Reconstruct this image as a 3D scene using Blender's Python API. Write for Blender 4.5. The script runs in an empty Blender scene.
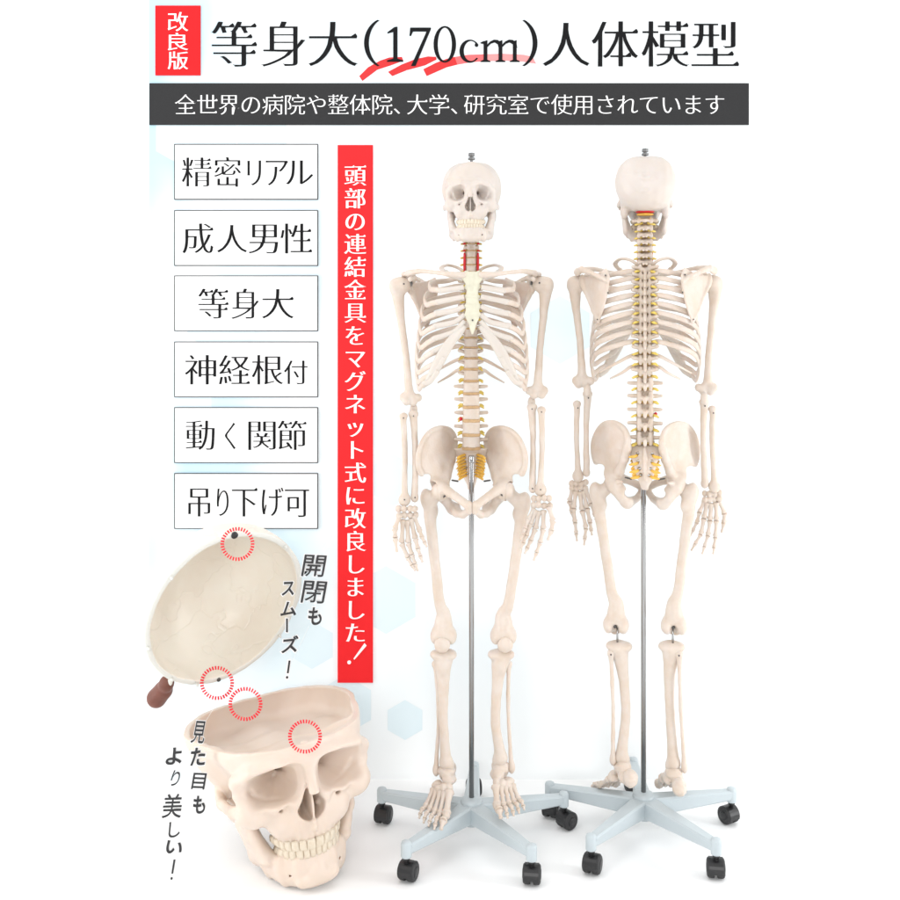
import bpy, math, random
import numpy as np
from mathutils import Vector, Matrix

random.seed(7); np.random.seed(7)
SC = bpy.context.scene
COL = SC.collection
f4 = np.float32

# ------------------------------------------------------------------ camera
FPX, D, YH, HC = 1040.0, 2.60, 327.0, 1.287     # focal length in photo pixels, distance, horizon row, eye height
cam_d = bpy.data.cameras.new('camera')
cam_d.sensor_width = 36.0
cam_d.lens = 36.0 * FPX / 900.0
cam_d.shift_y = -(450.0 - YH) / 900.0
cam_d.clip_start = 0.05; cam_d.clip_end = 60.0
cam = bpy.data.objects.new('camera', cam_d); COL.objects.link(cam)
cam.location = (0, -D, HC); cam.rotation_euler = (math.radians(90), 0, 0)
SC.camera = cam

def W(px, py, Y):
    k = (D + Y) / FPX
    return Vector(((px - 450.0) * k, Y, HC - (py - YH) * k))

# ------------------------------------------------------------------ world, lamps and added fill lights (a bright white photo studio)
world = bpy.data.worlds.new('World'); SC.world = world; world.use_nodes = True
bg = world.node_tree.nodes['Background']
bg.inputs[0].default_value = (0.985, 0.99, 1.0, 1); bg.inputs[1].default_value = 0.68

def area(name, loc, target, size, size_y, power, col=(1, 1, 1)):
    l = bpy.data.lights.new(name, 'AREA'); l.shape = 'RECTANGLE'; l.size = size; l.size_y = size_y
    l.energy = power; l.color = col
    o = bpy.data.objects.new(name, l); COL.objects.link(o); o.location = loc
    o.rotation_euler = (Vector(target) - Vector(loc)).to_track_quat('-Z', 'Y').to_euler()
    return o
area('softbox_lamp', (-0.5, -6.0, 2.6), (0.0, 0.3, 0.95), 2.4, 2.0, 136, (1.0, 0.99, 0.98))
area('softbox_lamp', (-1.6, -1.7, 3.2), (0.0, 0.1, 0.9), 1.2, 1.2, 13, (1.0, 0.985, 0.965))
area('floor_fill_light', (0.0, -1.0, 4.6), (0.0, -0.45, 0.0), 4.2, 2.4, 42, (1, 1, 1))  # unseen fill added overhead to whiten the floor
area('board_fill_light', (-2.7, -0.75, 1.1), (0.15, 0.36, 1.0), 0.5, 2.0, 30, (0.98, 0.99, 1.0))  # unseen fill added at the left to brighten the poster board
area('board_fill_light', (2.7, -0.75, 1.1), (0.15, 0.36, 1.0), 0.5, 2.0, 36, (0.98, 0.99, 1.0))  # its added counterpart on the right, also for the board
vs = SC.view_settings
vs.view_transform = 'Standard'; vs.look = 'None'; vs.exposure = -0.04; vs.gamma = 1.0
SC.render.engine = 'CYCLES'
SC.cycles.max_bounces = 8

# ------------------------------------------------------------------ materials
def lin(r, g, b):
    c = [v / 255.0 for v in (r, g, b)]
    return tuple(v / 12.92 if v <= 0.04045 else ((v + 0.055) / 1.055) ** 2.4 for v in c)

def mat(name, col, rough=0.5, metal=0.0, bump=0.0, bscale=200.0, var=0.0, vscale=20.0, var_col=None, sss=0.0, spec=0.5):
    m = bpy.data.materials.new(name); m.use_nodes = True
    nt = m.node_tree; b = nt.nodes['Principled BSDF']
    b.inputs['Base Color'].default_value = (*col, 1)
    b.inputs['Roughness'].default_value = rough
    b.inputs['Metallic'].default_value = metal
    b.inputs['Specular IOR Level'].default_value = spec
    if sss:
        b.inputs['Subsurface Weight'].default_value = sss
        b.inputs['Subsurface Radius'].default_value = (1.0, 0.55, 0.3)
        b.inputs['Subsurface Scale'].default_value = 0.010
    if var or bump:
        tc = nt.nodes.new('ShaderNodeTexCoord')
    if var:
        n = nt.nodes.new('ShaderNodeTexNoise'); n.inputs['Scale'].default_value = vscale
        n.inputs['Detail'].default_value = 6; n.inputs['Roughness'].default_value = 0.62
        nt.links.new(tc.outputs['Object'], n.inputs['Vector'])
        r = nt.nodes.new('ShaderNodeValToRGB')
        r.color_ramp.elements[0].position = 0.36; r.color_ramp.elements[1].position = 0.62
        vc = var_col or tuple(c * (1 - var) for c in col)
        r.color_ramp.elements[0].color = (*vc, 1); r.color_ramp.elements[1].color = (*col, 1)
        nt.links.new(n.outputs['Fac'], r.inputs['Fac']); nt.links.new(r.outputs['Color'], b.inputs['Base Color'])
    if bump:
        n2 = nt.nodes.new('ShaderNodeTexNoise'); n2.inputs['Scale'].default_value = bscale
        n2.inputs['Detail'].default_value = 5
        nt.links.new(tc.outputs['Object'], n2.inputs['Vector'])
        bp = nt.nodes.new('ShaderNodeBump'); bp.inputs['Strength'].default_value = bump
        bp.inputs['Distance'].default_value = 0.002
        nt.links.new(n2.outputs['Fac'], bp.inputs['Height']); nt.links.new(bp.outputs['Normal'], b.inputs['Normal'])
    return m

M = {}
M['bone'] = mat('ivory_plastic', (0.658, 0.579, 0.514), 0.40, bump=0.3, bscale=160, vscale=26, var=0.1, var_col=(0.625, 0.524, 0.436), sss=0.2, spec=0.35)
M['skull'] = mat('skull_plastic', (0.644, 0.583, 0.540), 0.42, bump=0.18, bscale=70, vscale=9, var=0.1, var_col=(0.624, 0.546, 0.480), sss=0.2, spec=0.4)
M['bigskull'] = mat('large_skull_plastic', (0.712, 0.602, 0.522), 0.42, bump=0.2, bscale=26, vscale=5, var=0.1, var_col=(0.687, 0.565, 0.467), sss=0.2, spec=0.4)
M['cap'] = mat('cap_plastic', (0.800, 0.763, 0.679), 0.36, bump=0.22, bscale=16, vscale=4, var=0.1, var_col=(0.770, 0.706, 0.608), sss=0.1)
M['rim'] = mat('rim_plastic', (0.684, 0.684, 0.639), 0.4)
M['tooth'] = mat('tooth_enamel', (0.70, 0.62, 0.50), 0.3, vscale=120, var=0.1, var_col=(0.65, 0.55, 0.42))
M['cart'] = mat('cartilage_plastic', (0.632, 0.576, 0.519), 0.4, bump=0.15, bscale=120, sss=0.15)
M['sternum'] = mat('sternum_plastic', (0.667, 0.642, 0.505), 0.42, bump=0.3, bscale=120, vscale=60, var=0.08)
M['disc'] = mat('disc_rubber', (0.58, 0.38, 0.20), 0.55, vscale=150, var=0.2)
M['nerve'] = mat('nerve_yellow', (0.80, 0.60, 0.13), 0.45, vscale=100, var=0.15)
M['nerve2'] = mat('nerve_amber', (0.85, 0.50, 0.08), 0.45, vscale=100, var=0.2)
M['artery'] = mat('artery_red', (0.62, 0.02, 0.03), 0.4)
M['steel'] = mat('chrome_steel', (0.40, 0.40, 0.40), 0.2, metal=1.0)
M['nut'] = mat('zinc_nut', (0.22, 0.22, 0.22), 0.38, metal=0.8)
M['screw'] = mat('dark_screw', (0.10, 0.095, 0.09), 0.35, metal=0.6)
M['base'] = mat('pale_grey_enamel', (0.499, 0.559, 0.585), 0.32, bump=0.05, bscale=300, vscale=12, var=0.03)
M['black'] = mat('black_plastic', (0.016, 0.016, 0.017), 0.38, bump=0.05, bscale=400)
M['tyre'] = mat('black_rubber', (0.02, 0.02, 0.021), 0.55)
M['ink'] = mat('black_ink', (0.010, 0.010, 0.011), 0.7, spec=0.1)
M['ink2'] = mat('handwriting_ink', (0.045, 0.045, 0.047), 0.7, spec=0.1)
M['paper'] = mat('white_board', (0.93, 0.935, 0.935), 0.6, spec=0.2)
M['red'] = mat('red_sign_board', lin(232, 30, 36), 0.6, spec=0.25, vscale=3, var=0.02)
M['deepred'] = mat('deep_red_sign_board', lin(216, 16, 24), 0.6, spec=0.25)
M['grey'] = mat('charcoal_banner_board', lin(54, 54, 55), 0.7, spec=0.1, vscale=300, var=0.06)
M['white'] = mat('white_lettering', (0.93, 0.93, 0.93), 0.6, spec=0.2)
M['ring'] = mat('red_marker', lin(225, 24, 44), 0.5)
M['skin'] = mat('finger_skin', (0.168, 0.052, 0.032), 0.5, bump=0.3, bscale=120, vscale=30, var=0.2, sss=0.1)
M['sleeve'] = mat('black_sleeve', (0.012, 0.012, 0.013), 0.8)
M['line'] = mat('thin_dark_frame', (0.04, 0.04, 0.045), 0.7, spec=0.1)

def grooves(m, scale, strength):
    nt = m.node_tree; b = nt.nodes['Principled BSDF']; tc = nt.nodes.new('ShaderNodeTexCoord')
    n = nt.nodes.new('ShaderNodeTexNoise'); n.inputs['Scale'].default_value = scale * 0.8; n.inputs['Detail'].default_value = 3
    nt.links.new(tc.outputs['Object'], n.inputs['Vector'])
    mx = nt.nodes.new('ShaderNodeMix'); mx.data_type = 'RGBA'; mx.inputs['Factor'].default_value = 0.28
    nt.links.new(tc.outputs['Object'], mx.inputs['A']); nt.links.new(n.outputs['Color'], mx.inputs['B'])
    v = nt.nodes.new('ShaderNodeTexVoronoi'); v.feature = 'DISTANCE_TO_EDGE'; v.inputs['Scale'].default_value = scale
    nt.links.new(mx.outputs['Result'], v.inputs['Vector'])
    r = nt.nodes.new('ShaderNodeMapRange'); r.inputs['From Max'].default_value = 0.035
    nt.links.new(v.outputs['Distance'], r.inputs['Value'])
    bp = nt.nodes.new('ShaderNodeBump'); bp.inputs['Strength'].default_value = strength; bp.inputs['Distance'].default_value = 0.003
    nt.links.new(r.outputs['Result'], bp.inputs['Height'])
    old = b.inputs['Normal'].links[0].from_socket if b.inputs['Normal'].links else None
    if old: nt.links.new(old, bp.inputs['Normal'])
    nt.links.new(bp.outputs['Normal'], b.inputs['Normal'])
grooves(M['cap'], 9.0, 0.35)

# ------------------------------------------------------------------ object helpers
def link_mesh(name, me, m, parent=None, smooth=True):
    if m and not me.materials: me.materials.append(m)
    o = bpy.data.objects.new(name, me); COL.objects.link(o)
    if parent: o.parent = parent
    return o

def mesh_from(name, v, fcs, smooth=True):
    me = bpy.data.meshes.new(name)
    me.from_pydata([tuple(p) for p in v], [], [tuple(q) for q in fcs]); me.update()
    if smooth and len(me.polygons): me.polygons.foreach_set('use_smooth', np.ones(len(me.polygons), dtype=bool))
    return me

def quads_mesh(name, v, q):
    me = bpy.data.meshes.new(name)
    n, m = len(v), len(q)
    me.vertices.add(n); me.vertices.foreach_set('co', np.ascontiguousarray(v, dtype=f4).ravel())
    me.loops.add(4 * m); me.loops.foreach_set('vertex_index', np.ascontiguousarray(q, dtype=np.int32).ravel())
    me.polygons.add(m); me.polygons.foreach_set('loop_start', np.arange(0, 4 * m, 4, dtype=np.int32))
    me.polygons.foreach_set('use_smooth', np.ones(m, dtype=bool))
    me.update(calc_edges=True); me.validate()
    return me

def tag(o, label=None, cat=None, group=None, kind=None):
    if label: o['label'] = label
    if cat: o['category'] = cat
    if group: o['group'] = group
    if kind: o['kind'] = kind
    return o

def empty(name, loc, rz=0.0, s=1.0):
    o = bpy.data.objects.new(name, None); COL.objects.link(o)
    o.location = loc; o.rotation_euler = (0, 0, rz); o.scale = (s, s, s); o.empty_display_size = 0.1
    return o

class MB:
    def __init__(s): s.v = []; s.f = []
    def add(s, v, f):
        b = len(s.v); s.v += [tuple(p) for p in v]; s.f += [tuple(b + i for i in q) for q in f]
    def box(s, c, h, R=None, bev=0.0):
        # box with chamfered vertical outline, half sizes h
        hx, hy, hz = h
        pts = []
        for sz in (-1, 1):
            for sx, sy in ((-1, -1), (1, -1), (1, 1), (-1, 1)):
                pts.append(Vector((sx * hx, sy * hy, sz * hz)))
        if R: pts = [R @ p for p in pts]
        s.add([p + Vector(c) for p in pts], [(3, 2, 1, 0), (4, 5, 6, 7), (0, 1, 5, 4), (1, 2, 6, 5), (2, 3, 7, 6), (3, 0, 4, 7)])
    def lathe(s, a, b, prof, n=12, cap=True):
        # prof: list of (t 0..1 along a-b, radius)
        a = Vector(a); b = Vector(b); d = (b - a); L = d.length; d.normalize()
        u = d.orthogonal().normalized(); w = d.cross(u)
        base = len(s.v)
        for t, r in prof:
            for i in range(n):
                an = 2 * math.pi * i / n
                s.v.append(tuple(a + d * (t * L) + (u * math.cos(an) + w * math.sin(an)) * r))
        k = len(prof)
        for j in range(k - 1):
            for i in range(n):
                i2 = (i + 1) % n
                s.f.append((base + j * n + i, base + j * n + i2, base + (j + 1) * n + i2, base + (j + 1) * n + i))
        if cap:
            s.f.append(tuple(base + i for i in reversed(range(n))))
            s.f.append(tuple(base + (k - 1) * n + i for i in range(n)))
    def sweep(s, pts, hw, ht, n=10, center=None, sides=None):
        # pts: list of Vector; hw/ht: half widths along 'up' and 'side' per point
        k = len(pts); base = len(s.v)
        for j in range(k):
            t = (pts[min(j + 1, k - 1)] - pts[max(j - 1, 0)]).normalized()
            if sides: sd = sides[j]
            else:
                sd = Vector((pts[j].x - center[0], pts[j].y - center[1], 0))
            sd = (sd - t * sd.dot(t)).normalized(); up = t.cross(sd)
            for i in range(n):
                an = 2 * math.pi * i / n
                c, q = math.cos(an), math.sin(an)
                s.v.append(tuple(pts[j] + up * (c * hw[j]) + sd * (q * ht[j])))
        for j in range(k - 1):
            for i in range(n):
                i2 = (i + 1) % n
                s.f.append((base + j * n + i, base + j * n + i2, base + (j + 1) * n + i2, base + (j + 1) * n + i))
        s.f.append(tuple(base + i for i in reversed(range(n))))
        s.f.append(tuple(base + (k - 1) * n + i for i in range(n)))
    def ball(s, c, r, nu=10, nv=7, R=None):
        rx, ry, rz = (r, r, r) if not hasattr(r, '__len__') else r
        base = len(s.v); c = Vector(c)
        for j in range(1, nv):
            ph = math.pi * j / nv
            for i in range(nu):
                th = 2 * math.pi * i / nu
                p = Vector((rx * math.sin(ph) * math.cos(th), ry * math.sin(ph) * math.sin(th), rz * math.cos(ph)))
                s.v.append(tuple(c + (R @ p if R else p)))
        t = Vector((0, 0, rz)); b = Vector((0, 0, -rz))
        s.v.append(tuple(c + (R @ t if R else t))); s.v.append(tuple(c + (R @ b if R else b)))
        it, ib = len(s.v) - 2, len(s.v) - 1
        for i in range(nu):
            i2 = (i + 1) % nu
            s.f.append((it, base + i, base + i2)); s.f.append((ib, base + (nv - 2) * nu + i2, base + (nv - 2) * nu + i))
            for j in range(nv - 2):
                s.f.append((base + j * nu + i, base + (j + 1) * nu + i, base + (j + 1) * nu + i2, base + j * nu + i2))
    def mesh(s, name, smooth=True): return mesh_from(name, s.v, s.f, smooth)
    def build(s, name, m, parent=None, smooth=True): return link_mesh(name, s.mesh(name, smooth), m, parent)

# ------------------------------------------------------------------ signed distance modelling
def surfnet(F, org, h):
    F = F.copy()
    big = abs(h)
    for ax in range(3):
        sl = [slice(None)] * 3
        for e in (0, -1):
            sl[ax] = e; F[tuple(sl)] = np.maximum(F[tuple(sl)], big)
    S = F < 0
    nx, ny, nz = F.shape
    c = [(i, j, k) for i in (0, 1) for j in (0, 1) for k in (0, 1)]
    cnt = np.zeros((nx - 1, ny - 1, nz - 1), np.int8)
    for i, j, k in c: cnt += S[i:nx - 1 + i, j:ny - 1 + j, k:nz - 1 + k]
    act = (cnt > 0) & (cnt < 8)
    I, J, K = np.nonzero(act)
    idx = -np.ones(act.shape, np.int64); idx[I, J, K] = np.arange(len(I))
    acc = np.zeros((len(I), 3)); num = np.zeros(len(I))
    for a in c:
        for ax in range(3):
            if a[ax]: continue
            b = list(a); b[ax] = 1
            fa = F[I + a[0], J + a[1], K + a[2]]; fb = F[I + b[0], J + b[1], K + b[2]]
            m = (fa < 0) != (fb < 0)
            t = fa[m] / (fa[m] - fb[m])
            p = np.empty((m.sum(), 3)); p[:] = a; p[:, ax] += t
            acc[m] += p; num[m] += 1
    v = (acc / num[:, None] + np.stack([I, J, K], 1)) * h + np.array(org)
    quads = []
    for ax in range(3):
        b, d = (ax + 1) % 3, (ax + 2) % 3
        lo = [slice(1, -1)] * 3; lo[ax] = slice(0, -1)
        hi = [slice(1, -1)] * 3; hi[ax] = slice(1, None)
        A = S[tuple(lo)]; B = S[tuple(hi)]
        P = np.stack(np.nonzero(A != B), 1)
        off = np.ones(3, int); off[ax] = 0
        P = P + off
        inside = S[P[:, 0], P[:, 1], P[:, 2]]
        def g(db, dd):
            Q = P.copy(); Q[:, b] -= db; Q[:, d] -= dd
            return idx[Q[:, 0], Q[:, 1], Q[:, 2]]
        q = np.stack([g(1, 1), g(0, 1), g(0, 0), g(1, 0)], 1)
        q[~inside] = q[~inside][:, ::-1]
        quads.append(q)
    return v, np.concatenate(quads)

def smin(a, b, k):
    if k <= 0: return np.minimum(a, b)
    hh = np.maximum(k - np.abs(a - b), 0) / k
    return np.minimum(a, b) - hh * hh * k * 0.25
def smax(a, b, k): return -smin(-a, -b, k)

class G:
    """a grid of points, with distance primitives evaluated on it"""
    def __init__(s, lo, hi, h):
        s.lo = np.array(lo, float); s.h = h
        n = np.maximum(np.ceil((np.array(hi, float) - s.lo) / h).astype(int) + 1, 4)
        ax = [(s.lo[i] + h * np.arange(n[i])).astype(f4) for i in range(3)]
        s.x, s.y, s.z = np.meshgrid(*ax, indexing='ij')
        s.ax = np.abs(s.x)
        s.d = np.full(s.x.shape, 1e3, f4)
    def X(s, mir): return s.ax if mir else s.x
    def ell(s, c, r, mir=False, R=None):
        px, py, pz = s.X(mir) - c[0], s.y - c[1], s.z - c[2]
        if R is not None:
            px, py, pz = (px * R[0][0] + py * R[1][0] + pz * R[2][0], px * R[0][1] + py * R[1][1] + pz * R[2][1], px * R[0][2] + py * R[1][2] + pz * R[2][2])
        if not hasattr(r, '__len__'): return np.sqrt(px * px + py * py + pz * pz) - r
        k0 = np.sqrt((px / r[0]) ** 2 + (py / r[1]) ** 2 + (pz / r[2]) ** 2)
        k1 = np.sqrt((px / r[0] ** 2) ** 2 + (py / r[1] ** 2) ** 2 + (pz / r[2] ** 2) ** 2)
        return k0 * (k0 - 1) / np.maximum(k1, 1e-6)
    def cone(s, a, b, ra, rb=None, mir=False, flat=None):
        if rb is None: rb = ra
        a = np.array(a, float); b = np.array(b, float); ba = b - a
        px, py, pz = s.X(mir) - a[0], s.y - a[1], s.z - a[2]
        L = float(ba @ ba) + 1e-12
        t = np.clip((px * ba[0] + py * ba[1] + pz * ba[2]) / L, 0, 1)
        px, py, pz = px - t * ba[0], py - t * ba[1], pz - t * ba[2]
        if flat is not None: px, py, pz = px * flat[0], py * flat[1], pz * flat[2]
        return np.sqrt(px * px + py * py + pz * pz) - (ra + (rb - ra) * t)
    def chain(s, pts, rs, k=0.0, mir=False, flat=None):
        d = None
        for i in range(len(pts) - 1):
            e = s.cone(pts[i], pts[i + 1], rs[i], rs[i + 1], mir, flat)
            d = e if d is None else smin(d, e, k)
        return d
    def box(s, c, hs, rnd=0.0, mir=False):
        qx = np.abs(s.X(mir) - c[0]) - hs[0] + rnd; qy = np.abs(s.y - c[1]) - hs[1] + rnd; qz = np.abs(s.z - c[2]) - hs[2] + rnd
        o = np.sqrt(np.maximum(qx, 0) ** 2 + np.maximum(qy, 0) ** 2 + np.maximum(qz, 0) ** 2)
        return o + np.minimum(np.maximum(qx, np.maximum(qy, qz)), 0) - rnd
    def poly(s, P, A, B):
        # 2D polygon distance on coordinates A, B
        P = np.array(P, float); n = len(P)
        dd = np.full(A.shape, 1e9, f4); sg = np.ones(A.shape, f4)
        for i in range(n):
            j = (i - 1) % n
            ex, ey = P[j] - P[i]; wx, wy = A - P[i][0], B - P[i][1]
            t = np.clip((wx * ex + wy * ey) / (ex * ex + ey * ey + 1e-12), 0, 1)
            bx, by = wx - ex * t, wy - ey * t
            dd = np.minimum(dd, bx * bx + by * by)
            c1 = B >= P[i][1]; c2 = B < P[j][1]; c3 = ex * wy > ey * wx
            fl = (c1 & c2 & c3) | (~c1 & ~c2 & ~c3)
            sg = np.where(fl, -sg, sg)
        return sg * np.sqrt(dd)
    def u(s, e, k=0.0): s.d = smin(s.d, e, k)
    def sub(s, e, k=0.0): s.d = smax(s.d, -e, k)
    def noise(s, amp, freq, seed=0):
        r = np.random.RandomState(seed)
        n = np.zeros(s.x.shape, f4)
        for i in range(6):
            w = r.normal(size=3) * freq; ph = r.rand() * 6.28
            n += np.sin(s.x * w[0] + s.y * w[1] + s.z * w[2] + ph).astype(f4)
        s.d = s.d + amp * n / 3
    def mesh(s, name, scale=1.0, form=None):
        v, q = surfnet(s.d, s.lo, s.h)
        if form: v = form(v)
        return quads_mesh(name, v * scale, q)

def bounds(pts, pad):
    a = np.array([tuple(p) for p in pts]); return a.min(0) - pad, a.max(0) + pad

# ------------------------------------------------------------------ the skull, in centimetres: x sideways, y = minus forward, z up
CUT = 6.7
def cranium(g):
    d = g.ell((0, -3.4, 5.0), (6.0, 5.0, 6.1))
    d = smin(d, g.ell((2.55, 2.4, 5.3), (4.9, 6.4, 6.3), True), 2.4)
    d = smin(d, g.ell((0, 1.8, 5.4), (4.6, 6.6, 6.25)), 1.5)
    d = smin(d, g.ell((0, 5.6, 3.2), (5.9, 4.4, 4.9)), 2.2)
    d = smin(d, g.ell((0, 1.5, 0.4), (5.6, 5.4, 2.1)), 2.0)
    return d
ORB = [0.86]
def orbit(g, grow=0.0):
    fw = -g.y
    s = np.clip((fw - 3.9) / (7.3 - 3.9), 0.0, 1.35)
    wide = ORB[0] > 1
    cx = 1.9 + (1.38 if wide else 1.2) * np.minimum(s, 1.1); cz = 2.9 - 0.15 * s
    a, c = (2.3 if wide else 1.60) + grow, (1.84 if wide else 1.60) + grow
    ex = 3.6 if wide else 2.6
    X = g.ax - cx; Z = (g.z - cz) + 0.16 * X
    k = (np.abs(X / a) ** ex + np.abs(Z / c) ** ex) ** (1 / ex)
    d = (k - s ** 0.8) * c
    return np.maximum(d, (3.6 - grow) - fw)
def nasal(g, grow=0.0):
    k = g.ell((0, -8.4, -0.35), (1.28 + grow, 3.0, 1.25 + grow))
    d = smin(k, g.ell((0, -8.6, 0.75), (0.72 + grow, 2.8, 1.1 + grow)), 0.5)
    return d
def skull_field(h, openc=False):
    ORB[0] = 1.13 if openc else 0.86
    g = G((-8, -10.6, -5.2), (8, 10.8, 12.4 if not openc else CUT + 0.5), h)
    C = cranium(g); g.d = C.copy()
    # temporal hollows pinch the braincase behind the eyes
    g.sub(g.ell((7.55, -4.1, 2.4), (1.9, 2.4, 2.6), True), 1.6)
    # face
    g.u(g.ell((0, -5.4, -0.8), (3.3, 3.0, 3.2)), 1.2)
    g.u(g.ell((0, -5.0, -2.6), (3.2, 3.35, 1.5)), 0.8)
    g.u(g.chain([(0.0, -8.1, 4.55), (2.2, -8.15, 5.0), (4.2, -7.2, 4.75), (5.45, -5.9, 3.6)], [0.75, 0.72, 0.66, 0.62], 0.4, True), 0.9)
    g.u(g.chain([(5.35, -5.9, 3.8), (5.45, -5.75, 2.2), (5.1, -6.0, 0.8)], [0.62, 0.6, 0.8], 0.4, True), 0.5)
    g.u(g.ell((4.85, -6.0, 0.0), (1.55, 1.35, 1.5), True), 0.8)
    g.u(g.chain([(1.5, -7.9, 2.6), (1.7, -7.9, 1.4), (3.1, -7.35, 0.75), (4.8, -6.3, 0.9)], [0.5, 0.55, 0.55, 0.6], 0.4, True), 0.6)
    g.u(g.chain([(5.1, -5.6, -0.1), (6.15, -3.8, -0.1), (6.6, -1.4, 0.15), (6.2, 0.6, 0.6)], [0.7, 0.5, 0.46, 0.5], 0.2, True, (1, 1, 0.68)), 0.4)
    g.u(g.ell((2.5, -6.6, -1.5), (1.5, 1.5, 1.7), True), 0.9)
    g.u(g.cone((0, -8.3, 4.0), (0, -9.35, 1.9), 0.62, 0.5), 0.6)
    g.u(g.cone((0.62, -8.0, 3.4), (1.35, -7.9, 0.4), 0.5, 0.45, True), 0.5)
    g.u(g.ell((0, -8.2, -2.2), (0.35, 0.75, 0.6)), 0.4)
    g.u(g.ell((5.1, 1.6, -1.7), (1.1, 1.5, 1.9), True), 0.9)
    g.u(g.chain([(-2.6, 9.0, 4.6), (-1.0, 9.75, 5.3), (0.2, 9.85, 5.0), (1.2, 9.7, 5.5), (2.2, 9.2, 4.4)], [0.3, 0.36, 0.34, 0.36, 0.3], 0.2), 0.5)
    g.u(g.ell((0, 9.6, 2.2), (0.9, 0.7, 0.5)), 0.8)
    # roots of the upper teeth show as soft ridges
    for i in range(7):
        th = (i + 0.5) * 0.205
        g.u(g.cone((3.05 * math.sin(th), -4.6 - 3.55 * math.cos(th), -2.0), (3.1 * math.sin(th), -4.55 - 3.6 * math.cos(th), -3.5), 0.22, 0.3, True), 0.35)
    O = orbit(g); N = nasal(g)
    g.sub(O, 0.32)
    g.sub(N, 0.22)
    # septum and conchae
    g.u(np.maximum(g.box((0.04, -6.6, 0.3), (0.09, 1.9, 2.0), 0.05), N - 0.1), 0.15)
    g.u(g.cone((1.0, -6.7, -0.5), (0.85, -5.0, -0.4), 0.3, 0.3, True), 0.2)
    g.u(g.cone((0, -8.35, -1.62), (0, -8.7, -1.45), 0.22, 0.1), 0.25)
    # mouth roof, fossae under the cheek arches
    g.sub(g.ell((0, -3.6, -4.0), (2.15, 3.6, 1.7)), 0.5)
    g.sub(g.ell((5.25, -2.5, -0.6), (0.75, 1.7, 1.9), True), 0.6)
    g.sub(g.ell((4.0, -4.2, -2.5), (0.9, 1.4, 1.5), True), 0.7)
    # small openings
    g.sub(g.cone((2.6, -8.9, 4.75), (2.6, -7.2, 4.0), 0.16, 0.16, True), 0.1)
    g.sub(g.cone((2.7, -9.0, -0.1), (2.7, -7.0, 0.3), 0.2, 0.2, True), 0.12)
    g.sub(g.cone((1.75, -6.4, 3.2), (1.5, -3.0, 3.3), 0.36, 0.3, True), 0.2)
    g.sub(g.chain([(3.2, -6.2, 1.7), (2.1, -4.2, 2.6)], [0.28, 0.2], 0, True), 0.2)
    if openc:
        cav = C + 0.5
        floor = 4.15 + 1.15 / (1 + np.exp(np.clip((g.y + 2.2) / 0.35, -30, 30))) - 0.5 / (1 + np.exp(np.clip((4.0 - g.y) / 0.4, -30, 30))) + 0.22 * np.cos(g.x * 1.25) + 0.5 * np.exp(-((g.y + 1.9 + 0.25 * g.ax) / 0.5) ** 2)
        cav = smax(cav, (floor - g.z), 1.0)
        cav = smax(cav, -(orbit(g, 0.4) - 0.1), 0.4)
        g.sub(cav, 0.15)
        g.d = np.maximum(g.d, g.z - CUT)
    else:
        seam = np.abs(g.z - CUT) - 0.05
        g.d = smax(g.d, -np.maximum(seam, -(C + 0.10)), 0.06)
    g.noise(0.035, 1.6, 3)
    return g
def mandible_field(h):
    g = G((-6.6, -9.6, -10.2), (6.6, 1.6, 1.2), h)
    g.d = g.chain([(4.6, -1.0, -6.1), (4.2, -3.4, -6.6), (3.2, -6.0, -6.95), (1.7, -7.5, -7.05), (0, -8.0, -7.05)], [0.62, 0.66, 0.70, 0.74, 0.76], 0.3, True, (1, 1, 0.43))
    ram = g.chain([(5.25, -0.3, -0.2), (5.15, -0.6, -3.0), (4.75, -1.1, -6.2)], [0.5, 0.66, 0.74], 0.3, True, (1, 0.40, 1))
    g.u(ram, 0.5)
    g.u(g.chain([(5.05, -3.5, -0.9), (4.9, -3.6, -3.0), (4.2, -3.9, -5.3)], [0.36, 0.62, 0.7], 0.3, True, (1, 0.6, 1)), 0.6)
    g.u(g.chain([(5.05, -2.1, -1.6), (4.95, -2.6, -3.4), (4.5, -3.3, -5.8)], [0.50, 0.60, 0.66], 0.2, True, (1, 0.30, 1)), 0.6)
    g.u(g.ell((4.7, -0.6, -6.6), (0.7, 1.1, 1.0), True), 0.5)
    g.u(g.ell((1.1, -8.2, -7.95), (1.3, 0.75, 0.7), True), 0.6)
    g.u(g.ell((0, -8.4, -7.4), (0.9, 0.6, 1.0)), 0.5)
    g.u(g.ell((5.2, 0.2, 0.0), (0.85, 0.45, 0.4), True), 0.3)
    g.sub(g.ell((0, -3.4, -6.4), (2.6, 3.6, 3.0)), 0.5)
    for i in range(7):
        th = (i + 0.5) * 0.2
        g.u(g.cone((2.95 * math.sin(th), -4.6 - 3.3 * math.cos(th), -5.5), (3.0 * math.sin(th), -4.5 - 3.4 * math.cos(th), -6.7), 0.3, 0.2, True), 0.35)
    g.sub(g.cone((2.9, -8.2, -7.2), (2.7, -6.2, -7.1), 0.16, 0.16, True), 0.1)
    g.noise(0.03, 1.7, 5)
    return g
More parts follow.
